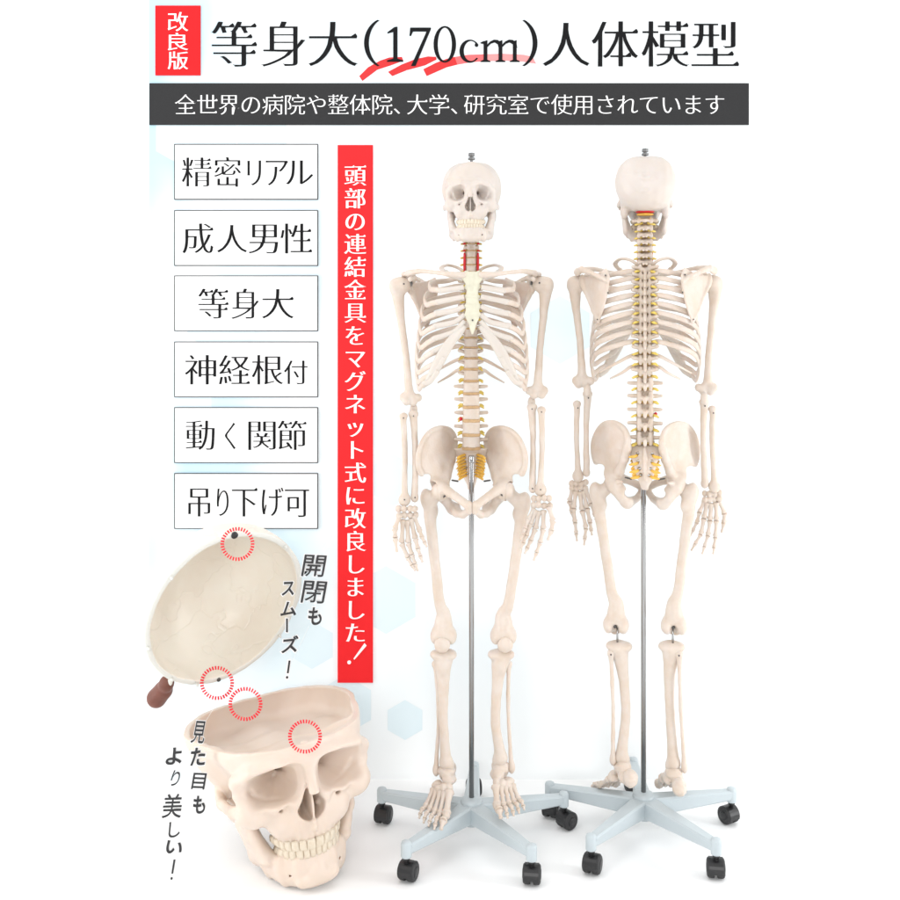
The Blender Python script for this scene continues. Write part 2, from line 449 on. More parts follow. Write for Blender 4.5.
def tooth(mb, c, out, w, t, hgt, up, sc):
    # a rounded crown: profile rings of a superellipse
    out = Vector(out).normalized(); side = Vector((-out.y, out.x, 0)); z = Vector((0, 0, up))
    rings = [(-0.5, 0.86), (-0.25, 0.95), (0.1, 1.0), (0.44, 1.0), (0.5, 0.92)]
    n = 10; base = len(mb.v)
    for q, r in rings:
        for i in range(n):
            an = 2 * math.pi * i / n
            cx, sx = math.cos(an), math.sin(an)
            ex = math.copysign(abs(cx) ** 0.45, cx); ey = math.copysign(abs(sx) ** 0.5, sx)
            p = Vector(c) + side * (ex * w * r * 0.5) + out * (ey * t * (0.6 if q > 0.3 else r) * 0.5) + z * (q * hgt)
            mb.v.append(tuple(p * sc))
    for j in range(len(rings) - 1):
        for i in range(n):
            i2 = (i + 1) % n
            mb.f.append((base + j * n + i, base + j * n + i2, base + (j + 1) * n + i2, base + (j + 1) * n + i))
    mb.f.append(tuple(base + i for i in reversed(range(n)))); mb.f.append(tuple(base + (len(rings) - 1) * n + i for i in range(n)))
def teeth_mesh(upper, sc, form=None):
    mb = MB(); r = random.Random(4 if upper else 9)
    a, b, cy = (3.05, 3.62, -4.7) if upper else (2.95, 3.45, -4.65)
    s = 0.0; th = 0.0
    ws = [0.86, 0.70, 0.78, 0.72, 0.72, 1.0, 0.98] if upper else [0.58, 0.62, 0.72, 0.72, 0.74, 1.05, 1.0]
    tot = 0
    for k, w in enumerate(ws):
        arc = lambda t: math.hypot(a * math.cos(t), b * math.sin(t))
        th += (w * 0.5) / arc(th)
        for sgn in (1, -1):
            c = (sgn * a * math.sin(th), cy - b * math.cos(th), (-3.98 if upper else -4.98) + r.uniform(-0.02, 0.02) + (0.12 if k > 4 else 0) * (1 if upper else -1))
            out = (sgn * math.sin(th) / a, -math.cos(th) / b, 0)
            tooth(mb, c, out, w * 1.06, 0.62 + 0.09 * k, 1.12 if k < 5 else 0.95, -1 if upper else 1, sc)
        th += (w * 0.5) / arc(th)
    if form: mb.v = [tuple(p) for p in form(np.array(mb.v) / sc) * sc]
    return mb.mesh('teeth')

# ------------------------------------------------------------------ lettering from the built-in typeface, reshaped
GC = {}
def outline(ch):
    if ch in GC: return GC[ch]
    c = bpy.data.curves.new('glyph', 'FONT'); c.body = ch
    o = bpy.data.objects.new('glyph', c); COL.objects.link(o)
    dg = bpy.context.evaluated_depsgraph_get(); k = o.evaluated_get(dg).to_curve(dg)
    res = []
    for sp in k.splines:
        P = sp.bezier_points; n = len(P); pts = []
        for i in range(n):
            a, b = P[i], P[(i + 1) % n]
            p0, p1, p2, p3 = [np.array(v[:2]) for v in (a.co, a.handle_right, b.co, b.handle_left)]
            p2, p3 = p3, p2
            L = np.linalg.norm(p3 - p0)
            if L < 1e-6: continue
            dv = (p3 - p0) / L
            dev = max(abs(np.cross(dv, p1 - p0)), abs(np.cross(dv, p2 - p0)))
            ns = 1 if dev < 0.002 else 6
            for j in range(ns):
                t = j / ns
                pts.append((1 - t) ** 3 * p0 + 3 * (1 - t) ** 2 * t * p1 + 3 * (1 - t) * t * t * p2 + t ** 3 * p3)
        if len(pts) > 2: res.append(np.array(pts))
    bpy.data.objects.remove(o); bpy.data.curves.remove(c)
    GC[ch] = res
    return res
def parea(p): return 0.5 * np.sum(p[:, 0] * np.roll(p[:, 1], -1) - np.roll(p[:, 0], -1) * p[:, 1])
def restyle(cs, dx, dy, serif):
    big = max(cs, key=lambda p: abs(parea(p))); sg = 1.0 if parea(big) > 0 else -1.0
    out = []
    for p in cs:
        e = np.roll(p, -1, 0) - p; L = np.linalg.norm(e, axis=1, keepdims=True); e = e / np.maximum(L, 1e-9)
        nrm = np.stack([e[:, 1], -e[:, 0]], 1) * sg
        n0 = np.roll(nrm, 1, 0); m = (nrm + n0) / np.maximum(1 + np.sum(nrm * n0, 1, keepdims=True), 0.45)
        q = p + m * np.array([dx, dy])
        if serif:
            r = []; n = len(q)
            for i in range(n):
                a, b = q[i], q[(i + 1) % n]; pa, nb = q[i - 1], q[(i + 2) % n]
                d = b - a
                ok = abs(d[0]) < 0.012 and 0.008 < abs(d[1]) < 0.075 and nrm[i, 0] > 0.9
                ok = ok and abs(pa[1] - a[1]) < 0.02 and (a[0] - pa[0]) > 0.13 and abs(nb[1] - b[1]) < 0.02 and (b[0] - nb[0]) > 0.13
                if ok and d[1] > 0:      # going up: b is the upper corner
                    r.append(a); r.append(b + np.array([0.012, 0.004])); r.append(b + np.array([-0.02, 0.055])); r.append(b + np.array([-0.035, 0.05])); r.append(b + np.array([-0.105, 0.0]))
                    q[(i + 1) % n] = b + np.array([-0.105, 0.0]) if (i + 1) < n else q[(i + 1) % n]
                elif ok and d[1] < 0:
                    r.append(a + np.array([-0.105, 0.0])); r.append(a + np.array([-0.035, 0.05])); r.append(a + np.array([-0.02, 0.055])); r.append(a + np.array([0.012, 0.004]))
                else: r.append(a)
            q = np.array(r)
        out.append(q)
    return out
def fill(polys, thick):
    """closed 2D outlines -> solid letters, in the XZ plane, front at y = -thick"""
    c = bpy.data.curves.new('glyph', 'CURVE'); c.dimensions = '2D'; c.fill_mode = 'BOTH'; c.extrude = thick * 0.5
    for p in polys:
        sp = c.splines.new('POLY'); sp.points.add(len(p) - 1); sp.use_cyclic_u = True
        sp.points.foreach_set('co', np.hstack([p, np.zeros((len(p), 1)), np.ones((len(p), 1))]).astype(f4).ravel())
    o = bpy.data.objects.new('glyph', c); COL.objects.link(o)
    dg = bpy.context.evaluated_depsgraph_get(); me = bpy.data.meshes.new_from_object(o.evaluated_get(dg))
    v = [(p.co.x, -p.co.z - thick * 0.5, p.co.y) for p in me.vertices]; f = [tuple(q.vertices) for q in me.polygons]
    bpy.data.objects.remove(o); bpy.data.curves.remove(c); bpy.data.meshes.remove(me)
    return v, f
def put(mb, ch, box, Y, style, thick=0.002, rot=0.0, em=None, grow=0.0, shear=0.0):
    """one character fitted to a photo-pixel box standing at depth Y.  em: keep the em-square mapping instead"""
    dx, dy, serif = style
    cs = outline(ch)
    allp = np.vstack(cs); lo, hi = allp.min(0), allp.max(0)
    rs = restyle(cs, dx + grow, dy + grow, serif)
    x0, y0, x1, y1 = box
    k = (D + Y) / FPX
    if em:                                   # box centre and size in px
        cx, cy, s = em; sx = sz = s * k; o2 = np.array([0.5, 0.38]); ctr = W(cx, cy, Y)
    else:
        a = W(x0, y1, Y); b = W(x1, y0, Y)
        sx = (b.x - a.x) / max(hi[0] - lo[0], 1e-6); sz = (b.z - a.z) / max(hi[1] - lo[1], 1e-6)
        o2 = (lo + hi) / 2; ctr = (a + b) / 2
    cr, sr = math.cos(rot), math.sin(rot)
    ps = []
    for p in rs:
        q = (p - o2) * np.array([sx, sz]); q[:, 0] += shear * q[:, 1]
        q = np.stack([q[:, 0] * cr - q[:, 1] * sr, q[:, 0] * sr + q[:, 1] * cr], 1)
        ps.append(q + np.array([ctr.x, ctr.z]))
    v, f = fill(ps, thick)
    mb.add([(p[0], p[1] + Y, p[2]) for p in v], f)
def pxpoly(mb, polys, Y, thick):
    k = []
    for p in polys:
        k.append(np.array([(W(a, b, Y).x, W(a, b, Y).z) for a, b in p]))
    v, f = fill(k, thick); mb.add([(p[0], p[1] + Y, p[2]) for p in v], f)

MINCHO = (0.010, -0.018, True)
MINCHO_R = (0.005, -0.017, True)
BOLD = (0.019, -0.014, True)
PEN = (0.018, 0.018, False)

# ------------------------------------------------------------------ the setting
YB = 0.36                                     # front face of the poster board
def plane(name, v, m):
    o = link_mesh(name, mesh_from(name, v, [(0, 1, 2, 3)], False), m); o['kind'] = 'structure'; return o
plane('floor', [(-4, -3.4, 0), (4, -3.4, 0), (4, 0.42, 0), (-4, 0.42, 0)], M['paper'])
plane('wall', [(-4, 0.40, -0.3), (4, 0.40, -0.3), (4, 0.40, 4.2), (-4, 0.40, 4.2)], M['paper'])

def board_material():
    m = bpy.data.materials.new('poster_print'); m.use_nodes = True; nt = m.node_tree; b = nt.nodes['Principled BSDF']
    b.inputs['Roughness'].default_value = 0.6; b.inputs['Specular IOR Level'].default_value = 0.2
    tc = nt.nodes.new('ShaderNodeTexCoord'); mp = nt.nodes.new('ShaderNodeMapping')
    mp.inputs['Scale'].default_value = (1.6, 1, 1.0)
    nt.links.new(tc.outputs['Object'], mp.inputs['Vector'])
    n = nt.nodes.new('ShaderNodeTexNoise'); n.inputs['Scale'].default_value = 2.1; n.inputs['Detail'].default_value = 2
    nt.links.new(mp.outputs['Vector'], n.inputs['Vector'])
    sx = nt.nodes.new('ShaderNodeSeparateXYZ'); nt.links.new(tc.outputs['Object'], sx.inputs['Vector'])
    mr = nt.nodes.new('ShaderNodeMapRange'); mr.inputs['From Min'].default_value = -0.86; mr.inputs['From Max'].default_value = 0.0
    mr.inputs['To Min'].default_value = 1.0; mr.inputs['To Max'].default_value = 0.22
    nt.links.new(sx.outputs['X'], mr.inputs['Value'])
    r = nt.nodes.new('ShaderNodeValToRGB'); r.color_ramp.elements[0].position = 0.30; r.color_ramp.elements[1].position = 0.60
    r.color_ramp.elements[0].color = (0, 0, 0, 1); r.color_ramp.elements[1].color = (1, 1, 1, 1)
    nt.links.new(n.outputs['Fac'], r.inputs['Fac'])
    mu = nt.nodes.new('ShaderNodeMath'); mu.operation = 'MULTIPLY'
    fz = nt.nodes.new('ShaderNodeMapRange'); fz.inputs['From Min'].default_value = 0.05; fz.inputs['From Max'].default_value = 0.45
    nt.links.new(sx.outputs['Z'], fz.inputs['Value']); m3 = nt.nodes.new('ShaderNodeMath'); m3.operation = 'MULTIPLY'
    nt.links.new(fz.outputs['Result'], m3.inputs[0]); nt.links.new(mu.outputs[0], m3.inputs[1])
    nt.links.new(r.outputs['Color'], mu.inputs[0]); nt.links.new(mr.outputs['Result'], mu.inputs[1])
    mx = nt.nodes.new('ShaderNodeMix'); mx.data_type = 'RGBA'
    mx.inputs['A'].default_value = (0.90, 0.925, 0.93, 1); mx.inputs['B'].default_value = (0.50, 0.72, 0.83, 1)
    nt.links.new(m3.outputs[0], mx.inputs['Factor']); nt.links.new(mx.outputs['Result'], b.inputs['Base Color'])
    return m
k = (D + YB) / FPX
bx0, bx1 = (149 - 450) * k, (749 - 450) * k
mb = MB(); mb.box(((bx0 + bx1) / 2, YB + 0.015, 1.28), ((bx1 - bx0) / 2, 0.015, 1.28))
board = mb.build('poster_board', board_material(), None, False)
tag(board, 'tall white poster board with a faint blue hexagon print standing behind both skeletons', 'board')
M['hexa'] = mat('pale_blue_print', (0.71, 0.83, 0.88), 0.6, spec=0.2)
M['hexb'] = mat('paler_blue_print', (0.72, 0.835, 0.88), 0.6, spec=0.2)
hx = [(312, 645, 24, 'hexa'), (182, 402, 34, 'hexa'), (160, 250, 26, 'hexb'), (222, 316, 40, 'hexb'), (330, 240, 30, 'hexb'), (196, 128, 46, 'hexb'), (386, 600, 34, 'hexb'),
      (345, 705, 30, 'hexb'), (262, 140, 28, 'hexb'), (393, 480, 26, 'hexb'), (430, 190, 30, 'hexb'), (560, 330, 34, 'hexb'), (160, 760, 38, 'hexb'), (738, 230, 30, 'hexb'), (405, 720, 20, 'hexb')]
for n_, (cx, cy, r_, mk) in enumerate(hx):
    mb = MB(); pxpoly(mb, [[(min(max(cx + r_ * math.sin(math.pi / 3 * i), 149.6), 748.2), cy + r_ * math.cos(math.pi / 3 * i)) for i in range(6)]], YB - 0.0001 - 0.00003 * n_, 0.00008)
    mb.build('hexagon', M[mk], board, False)

def sign(name, label, cat, box, Y, m, depth=0.004, border=None, group=None):
    """a flat sign board from its photo box, back face at Y"""
    x0, y0, x1, y1 = box; a = W(x0, y1, Y - depth); b = W(x1, y0, Y - depth)
    mb = MB(); mb.box(((a.x + b.x) / 2, Y - depth / 2, (a.z + b.z) / 2), ((b.x - a.x) / 2, depth / 2, (b.z - a.z) / 2))
    o = mb.build(name, m, None, False); tag(o, label, cat, group)
    if border:
        t = border * (D + Y) / FPX; fy = Y - depth + 0.0012
        fr = MB()
        for c, hsz in ((((a.x + b.x) / 2, a.z), ((b.x - a.x) / 2 + t, t)), (((a.x + b.x) / 2, b.z), ((b.x - a.x) / 2 + t, t))):
            fr.box((c[0], fy, c[1]), (hsz[0], 0.002, hsz[1]))
        for xx in (a.x, b.x):
            fr.box((xx, fy, (a.z + b.z) / 2), (t, 0.002, (b.z - a.z) / 2 - t))
        fr.build('frame', M['line'], o, False)
    return o

# title lettering, on the board itself
mb = MB(); YT = YB - 0.0013
for ch, x0, y0, x1, y1 in (('等', 211.5, 20.5, 256, 67.5), ('身', 262, 20.5, 305, 67.5), ('大', 308.5, 21, 357, 67), ('人', 543, 22, 589.5, 67), ('体', 592, 20.5, 638, 67.5), ('模', 642, 20.5, 688.5, 67.5), ('型', 692, 21, 738, 67)):
    put(mb, ch, (x0, y0, x1, y1), YT, MINCHO, 0.0008)
def arc(cx, cy, rx, ry, a0, a1, n=18): return [(cx + rx * math.cos(math.radians(a0 + (a1 - a0) * i / n)), cy + ry * math.sin(math.radians(a0 + (a1 - a0) * i / n))) for i in range(n + 1)]
YT2 = YT - 0.00015
# drawn serif figures: brackets, 1 7 0 c m
pxpoly(mb, [arc(387, 43, 23, 25.5, 245, 115) + list(reversed(arc(387.4, 43, 18.5, 25, 245, 115)))], YT, 0.0008)
pxpoly(mb, [arc(515, 43, 22.5, 25.5, -65, 65) + list(reversed(arc(514.6, 43, 18.0, 25, -65, 65)))], YT, 0.0008)
pxpoly(mb, [[(394.5, 27), (397.5, 26.6), (397.5, 59), (393.2, 59), (393.2, 32), (387.5, 33.6), (387.2, 32.4)]], YT, 0.0008)
pxpoly(mb, [[(387, 61.8), (387, 60.4), (393.2, 58.6), (397.5, 58.6), (403.2, 60.4), (403.2, 61.8)]], YT2, 0.0008)
pxpoly(mb, [[(410.2, 27.6), (431, 27.6), (431, 29), (415.5, 66), (411, 66), (426.5, 31.6), (413, 31.6), (411, 36), (409.4, 36)]], YT, 0.0008)
pxpoly(mb, [arc(444.8, 44.3, 11.3, 18.3, 0, 350, 36), arc(444.8, 44.3, 7.0, 16.6, 350, 0, 36)], YT, 0.0008)
pxpoly(mb, [arc(469.5, 51, 10.4, 11.6, 310, 40, 2)[:0] + arc(469.8, 51.2, 10.4, 11.6, -42, -322, 30) + list(reversed(arc(471.0, 51.0, 7.2, 10.0, -50, -318, 30)))], YT, 0.0008)
mb.ball(W(476.5, 45.0, YT - 0.0015), (0.0055, 0.0014, 0.0055))
for sx in (483.5, 498.5, 512.8):
    pxpoly(mb, [[(sx, 41.5), (sx + 3.9, 40), (sx + 3.9, 61), (sx, 61)]], YT, 0.0008)
    pxpoly(mb, [[(sx - 3.0, 62), (sx - 3.0, 61), (sx, 59.8), (sx + 3.9, 59.8), (sx + 6.9, 61), (sx + 6.9, 62)]], YT2, 0.0008)
pxpoly(mb, [[(480.4, 43.4), (480.4, 42.6), (484, 40.9), (484, 44)]], YT2, 0.0008)
for sx in (487.0, 502.0):
    pxpoly(mb, [[(sx, 45), (sx + 3, 41.6), (sx + 7, 39.6), (sx + 11, 40), (sx + 14.6, 43.5), (sx + 15.2, 48), (sx + 11.6, 48), (sx + 10.8, 44.4), (sx + 7.6, 42.4), (sx + 4, 43.6), (sx, 47.5)]], YT2 - 0.00015, 0.0008)
mb.build('title_lettering', M['ink'], board, False)
# red brush swoosh under 170cm
M['swoosh'] = mat('red_brush_paint', lin(205, 14, 20), 0.55); M['swoosh2'] = mat('thin_red_brush_paint', lin(232, 100, 102), 0.55); M['swoosh3'] = mat('faded_red_brush_paint', lin(235, 145, 145), 0.55)
def zz(pts): return [(340 + a / 3.75, 10 + b / 3.75) for a, b in pts]
for q, (mk, pts) in enumerate((('swoosh', [(72, 248), (105, 215), (150, 190), (185, 178), (232, 176), (238, 190), (190, 208), (140, 224), (84, 266)]),
        ('swoosh', [(180, 232), (230, 205), (280, 185), (330, 174), (360, 176), (362, 186), (318, 208), (250, 226), (196, 248)]),
        ('swoosh', [(312, 222), (360, 198), (400, 183), (430, 176), (440, 205), (400, 215), (325, 248)]),
        ('swoosh2', [(430, 176), (480, 168), (540, 166), (545, 192), (490, 196), (440, 205)]),
        ('swoosh3', [(540, 166), (610, 164), (690, 168), (722, 176), (736, 202), (690, 194), (620, 190), (545, 192)]))):
    m2 = MB(); pxpoly(m2, [zz(pts)], YB - 0.0007 - 0.0001 * q if q < 3 else YB - 0.0007, 0.0003); m2.build('brush_stroke', M[mk], board, False)

# corner plate, banner, vertical sign, plaques
YS = YB - 0.0005
def lettering(parent, items, Y, style, m, thick=0.001):
    mb = MB()
    for it in items: put(mb, it[0], it[1:5], Y, style, thick)
    return mb.build('lettering', m, parent, False)
s = sign('corner_sign', 'small upright red sign with three white characters left of the large title', 'sign', (155.2, 5.5, 200.4, 75.2), YS, M['deepred'])
lettering(s, [('改', 168, 12, 188, 31.5), ('良', 168, 32.8, 188, 50.5), ('版', 168, 51.5, 188, 69.5)], YS - 0.0041, (0.010, -0.007, True), M['white'])
s = sign('banner', 'wide charcoal banner with one line of white characters across the top', 'banner', (149.2, 83.2, 749, 124.8), YS - 0.0004, M['grey'])
mb = MB(); t = '全世界の病院や整体院、大学、研究室で使用されています'; x = 174.5
adv = []
for ch in t: adv.append(0.62 if ch == '、' else 1.0)
unit = (725.5 - 174.5) / sum(adv)
for ch, a in zip(t, adv):
    put(mb, ch, None or (0, 0, 1, 1), YS - 0.0044, (-0.003, -0.018, True), 0.001, em=(x + unit * 0.5, 104.6, unit * 1.03)); x += unit * a
mb.build('lettering', M['white'], s, False)
s = sign('vertical_sign', 'tall narrow red sign with one column of white characters left of the skeletons', 'sign', (337.6, 145, 372.9, 682.8), YS, M['red'])
mb = MB()
for i, ch in enumerate('頭部の連結金具をマグネット式に改良しました'):
    put(mb, ch, (0, 0, 1, 1), YS - 0.0041, BOLD, 0.002, em=(355.2, 175.5 + 22.85 * i, 22.4))
pxpoly(mb, [[(364.5, 643), (366.6, 645.5), (354.5, 659.5), (353.5, 658.5)]], YS - 0.0041, 0.002)
pxpoly(mb, [[(349.2 + 1.9 * math.cos(a), 662.2 + 1.9 * math.sin(a)) for a in np.linspace(0, 6.28, 12)[:-1]]], YS - 0.0041, 0.002)
mb.build('lettering', M['white'], s, False)
def split(x0, y0, x1, y1, s, ws=None):
    ws = ws or [1] * len(s); tot = sum(ws); r = []; x = x0; gap = 0.06 * (x1 - x0) / tot
    for ch, w in zip(s, ws):
        ww = (x1 - x0) * w / tot; r.append((ch, x + gap, y0, x + ww - gap, y1)); x += ww
    return r
plq = [('top white plaque, directly under the left end of the charcoal banner', 144.4, [('精', 182, 157, 211, 187), ('密', 214, 156.5, 241, 187.3), ('リ', 247.5, 160, 261, 186), ('ア', 266, 160, 288, 186), ('ル', 286, 160, 313, 185)]),
       ('second white plaque from the top, with four characters including two with box shapes', 210.6, [('成', 182.5, 223, 213, 254), ('人', 217, 224.5, 247, 253), ('男', 248.5, 224, 278, 254), ('性', 280.5, 223, 311.5, 254)]),
       ('third white plaque from the top, with only three black characters', 275.9, [('等', 198, 288, 228, 319), ('身', 231.5, 288, 259, 319.5), ('大', 262, 288.5, 293.5, 319)]),
       ('fourth white plaque from the top, its last character smaller than the rest', 342.0, [('神', 185, 354.5, 216, 385), ('経', 219, 354.5, 250, 385), ('根', 252, 354.5, 283, 385), ('付', 284, 360, 307.5, 384.5)]),
       ('fifth white plaque from the top, with a thin angled stroke as second character', 407.7, [('動', 186, 420, 214.5, 450.5), ('く', 225, 422, 235.5, 450), ('関', 248.5, 421, 275.5, 450.5), ('節', 277.5, 420, 306, 450.5)]),
       ('lowest white plaque, its bottom edge behind the open skull cap', 473.6, [('吊', 188.5, 488, 210, 517), ('り', 217, 488, 228.5, 516.5), ('下', 232, 489, 257, 517), ('げ', 262, 487, 283.5, 516.5), ('可', 285, 489, 309, 517.5)])]
for lab, y0, items in plq:
    s = sign('plaque', lab, 'plaque', (174.6, y0, 317.6, y0 + 54.8), YS - 0.001, M['white'], 0.003, 0.38, 'thin framed white plaques in a column')
    lettering(s, items, YS - 0.0041, MINCHO_R, M['ink'])

# handwriting, cut out and stood off the board on fine pins
def handwriting(label, items, Y, back):
    root = empty('handwritten_lettering', W(items[0][1], items[0][2], Y)); tag(root, label, 'lettering')
    a, b = MB(), MB(); r = random.Random(11)
    L = root.location
    for it in items:
        if it[0] == '！':                       # drawn stroke and dot
            x0, y0, x1, y1 = it[1:5]; h = y1 - y0
            for m_, gr, yy in ((a, 0.0, Y), (b, 1.1, Y + 0.0045)):
                pxpoly(m_, [[(x1 - 1.9 - gr, y0 - gr), (x1 + gr * 0.6, y0 - gr), (x0 + 2.2 + gr, y0 + h * 0.70 + gr), (x0 + 0.4 - gr, y0 + h * 0.70 + gr)]], yy, 0.0015)
                pxpoly(m_, [[(x0 + 0.6 + (1.2 + gr) * math.cos(q), y1 - 1.2 + (1.3 + gr) * math.sin(q)) for q in np.linspace(0, 6.283, 11)[:-1]]], yy, 0.0015)
            continue
        rot = math.radians(r.uniform(-6, 3)) if len(it) < 6 else it[5]
        dense = it[0] in '開閉見美目りし'
        put(a, it[0], it[1:5], Y, (0.003, 0.003, False) if dense else PEN, 0.002, rot, shear=0.13); put(b, it[0], it[1:5], Y + 0.0045, (0.0, 0.0, False), 0.0015, rot, grow=0.035 if dense else 0.07, shear=0.13)
    p = MB()
    for it in (items[0], items[-1]):
        c = W((it[1] + it[3]) / 2, (it[2] + it[4]) / 2, Y)
        p.lathe((c.x, Y + 0.002, c.z), (c.x, back, c.z), [(0, 0.0004), (1, 0.0004)], 5)
    for m_, n_, mm in ((a, 'ink_stroke', M['ink2']), (b, 'white_backing', M['white']), (p, 'standoff_pin', M['white'])):
        m_.v = [(v[0] - L.x, v[1] - L.y, v[2] - L.z) for v in m_.v]; m_.build(n_, mm, root, False)
handwriting('two columns of grey handwritten characters right of the tilted skull cap',
    [('開', 303, 555, 325, 576.5, -0.05), ('閉', 302.5, 581, 325.5, 603, -0.05), ('も', 308.5, 607.5, 321.5, 624.5, 0.1), ('ス', 282.5, 582, 294, 595, 0.05), ('ム', 281, 602, 296, 615.5, 0.1), ('ー', 280.5, 624.6, 293.5, 626, math.pi / 2), ('ズ', 282, 636.5, 298, 652, 0.1), ('！', 286.5, 660.5, 290.5, 678.5, 0.05)], -0.02, YB)
handwriting('two columns of grey handwritten characters left of the large open skull',
    [('見', 192.5, 721, 205.5, 743, -0.06), ('た', 191, 748, 205, 765, 0.05), ('目', 192.5, 773, 205.5, 789, -0.04), ('も', 193.5, 796, 205, 813, 0.1), ('よ', 166.5, 748, 181.5, 764, 0.05), ('り', 171.5, 770.5, 179.5, 786, -0.15), ('美', 163, 794, 182, 817.5, 0.03), ('し', 169, 822, 180, 837, 0.05), ('い', 166.5, 841.5, 182, 853.5, -0.15), ('！', 171, 859.5, 175.5, 879.5, 0.02)], -0.24, YB)

# ------------------------------------------------------------------ the large open skull and its cap
KB = 0.0258                                   # metres per skull centimetre: a demonstration model, larger than life
def BIGFORM(v):
    # this demonstration skull has a broad brow and a short, narrow jaw
    v = np.array(v, float); t = 1 + 0.022 * (v[:, 2:3] - 1)
    return np.hstack([v[:, :2] * t, v[:, 2:3] * 0.846])
def skull_parts(parent, sc, hs, hm, bone, openc, cache={}):
    key = (sc, openc); form = BIGFORM if openc else None
    if key not in cache:
        cache[key] = (skull_field(hs, openc).mesh('skull', sc, form), mandible_field(hm).mesh('mandible', sc, form), teeth_mesh(True, sc, form), teeth_mesh(False, sc, form))
    a, b, c, d = cache[key]
    return a, b, c, d
RB = Matrix.Rotation(math.radians(-7.5), 3, 'Y') @ Matrix.Rotation(math.radians(25.4), 3, 'Z') @ Matrix.Rotation(math.radians(-3.5), 3, 'X')
root = empty('open_skull', (0, 0, 0)); tag(root, 'large ivory skull with its top removed, resting on its chin at the lower left', 'skull')
root.rotation_euler = RB.to_euler()
ms = skull_parts(None, KB, 0.125, 0.125, M['bigskull'], True)
o = link_mesh('cranium', ms[0], M['bigskull'], root); jaw = link_mesh('mandible', ms[1], M['bigskull'], root)
link_mesh('teeth', ms[2], M['tooth'], o); link_mesh('teeth', ms[3], M['tooth'], jaw)
# set it down: lowest point of the jaw on the floor
vv = np.empty(len(ms[1].vertices) * 3, f4); ms[1].vertices.foreach_get('co', vv); vv = vv.reshape(-1, 3) @ np.array(RB).T
root.location = (-0.398, -0.065, -vv[:, 2].min() + 0.001)
bpy.context.view_layer.update()
root_skull = root
def sk_pt(x, y, z): return root.matrix_world @ Vector((x * KB, y * KB, z * KB))
qf = Vector(BIGFORM([(0, -7.75, CUT)])[0]) * KB; mag = MB(); mag.lathe(qf - Vector((0, 0, 0.004)), qf + Vector((0, 0, 0.002)), [(0, 0.011), (0.8, 0.009), (1, 0.007)], 16)
mag.build('magnet', M['bigskull'], o)

CAPCUT = 0.0
g = G((-8.6, -9.8, -0.6), (8.6, 9.8, 8.8), 0.14)
C = smin(g.ell((0, 0.5, 0.0), (8.0, 8.5, 8.0)), g.ell((0, -2.0, 0.0), (7.3, 7.0, 7.4)), 2.0)
lip = 0.62 - 0.1 * np.clip(g.z / 4, 0, 1)
inner = C + lip
g.d = smax(smax(C, -inner, 0.25), CAPCUT - g.z, 0.12); g.noise(0.03, 1.2, 8)
KC = 0.0241
cap_me = g.mesh('skull_cap', KC)
cap_me.materials.append(M['cap']); cap_me.materials.append(M['rim'])
pc = np.empty(len(cap_me.polygons) * 3, f4); cap_me.polygons.foreach_get('center', pc); pc = pc.reshape(-1, 3)
cap_me.polygons.foreach_set('material_index', (pc[:, 2] < (CAPCUT + 0.06) * KC).astype(np.int32))
capr = empty('skull_cap', (0, 0, 0)); tag(capr, 'cream skull cap tipped on its side with the hollow inside facing out', 'skull cap')
ca = Vector((0.53, 0, 0.848)); cb = Vector((-0.848, 0, 0.53)); cY = Vector((0, 1, 0)); tl = math.radians(38)
zc = cb * math.sin(tl) + cY * math.cos(tl); yc = -ca; xc = yc.cross(zc)
RC = Matrix((xc, yc, zc)).transposed()
capr.rotation_euler = RC.to_euler()
capr.location = W(225, 611, 0.0) + RC @ Vector((0, -0.1 * KC, 0))
shell = link_mesh('shell', cap_me, None, capr)
bpy.context.view_layer.update()
def cap_rim(px, py):
    # a point in the middle of the cut rim, in the direction of a photo pixel
    dv = W(px, py, 0) - W(225, 611, 0); a = math.atan2(dv.dot(ca) / yc.dot(ca), dv.dot(cb) / xc.dot(cb))
    rr = np.linspace(3, 11, 1600); t = G.__new__(G); t.x = (rr * math.cos(a)).astype(f4); t.y = (rr * math.sin(a)).astype(f4); t.z = np.zeros(1600, f4); t.ax = np.abs(t.x)
    cc = smin(t.ell((0, 0.5, 0.0), (8.0, 8.5, 8.0)), t.ell((0, -2.0, 0.0), (7.3, 7.0, 7.4)), 2.0)
    q = int(np.argmin(np.abs(cc + 0.26))); return Vector((t.x[q], t.y[q], 0)) * KC
for px, py in ((183, 567), (152, 640), (167, 684), (191, 693), (267, 646), (284, 548)):
    p = cap_rim(px, py); pm = MB(); pm.lathe(p + Vector((0, 0, 0.004)), p - Vector((0, 0, 0.011)), [(0, 0.0038), (0.7, 0.0038), (1, 0.0025)], 10); pm.build('locating_pin', M['rim'], shell)
p = cap_rim(237, 543); pm = MB(); pm.lathe(p + Vector((0, 0, 0.004)), p - Vector((0, 0, 0.002)), [(0, 0.0088), (0.8, 0.0088), (1, 0.008)], 20); pm.build('magnet', M['black'], shell)
p = cap_rim(213, 688); pm = MB(); pm.lathe(p + Vector((0, 0, 0.004)), p - Vector((0, 0, 0.002)), [(0, 0.006), (1, 0.005)], 16); pm.build('magnet', M['screw'], shell)
pm = MB(); pk = Vector((0, 0.01, 8.2 * KC)); pm.lathe(pk, pk + RC.transposed() @ Vector((0, 0.22, 0)), [(0, 0.009), (1, 0.009)], 12)
pm.build('hanging_peg', M['rim'], capr)

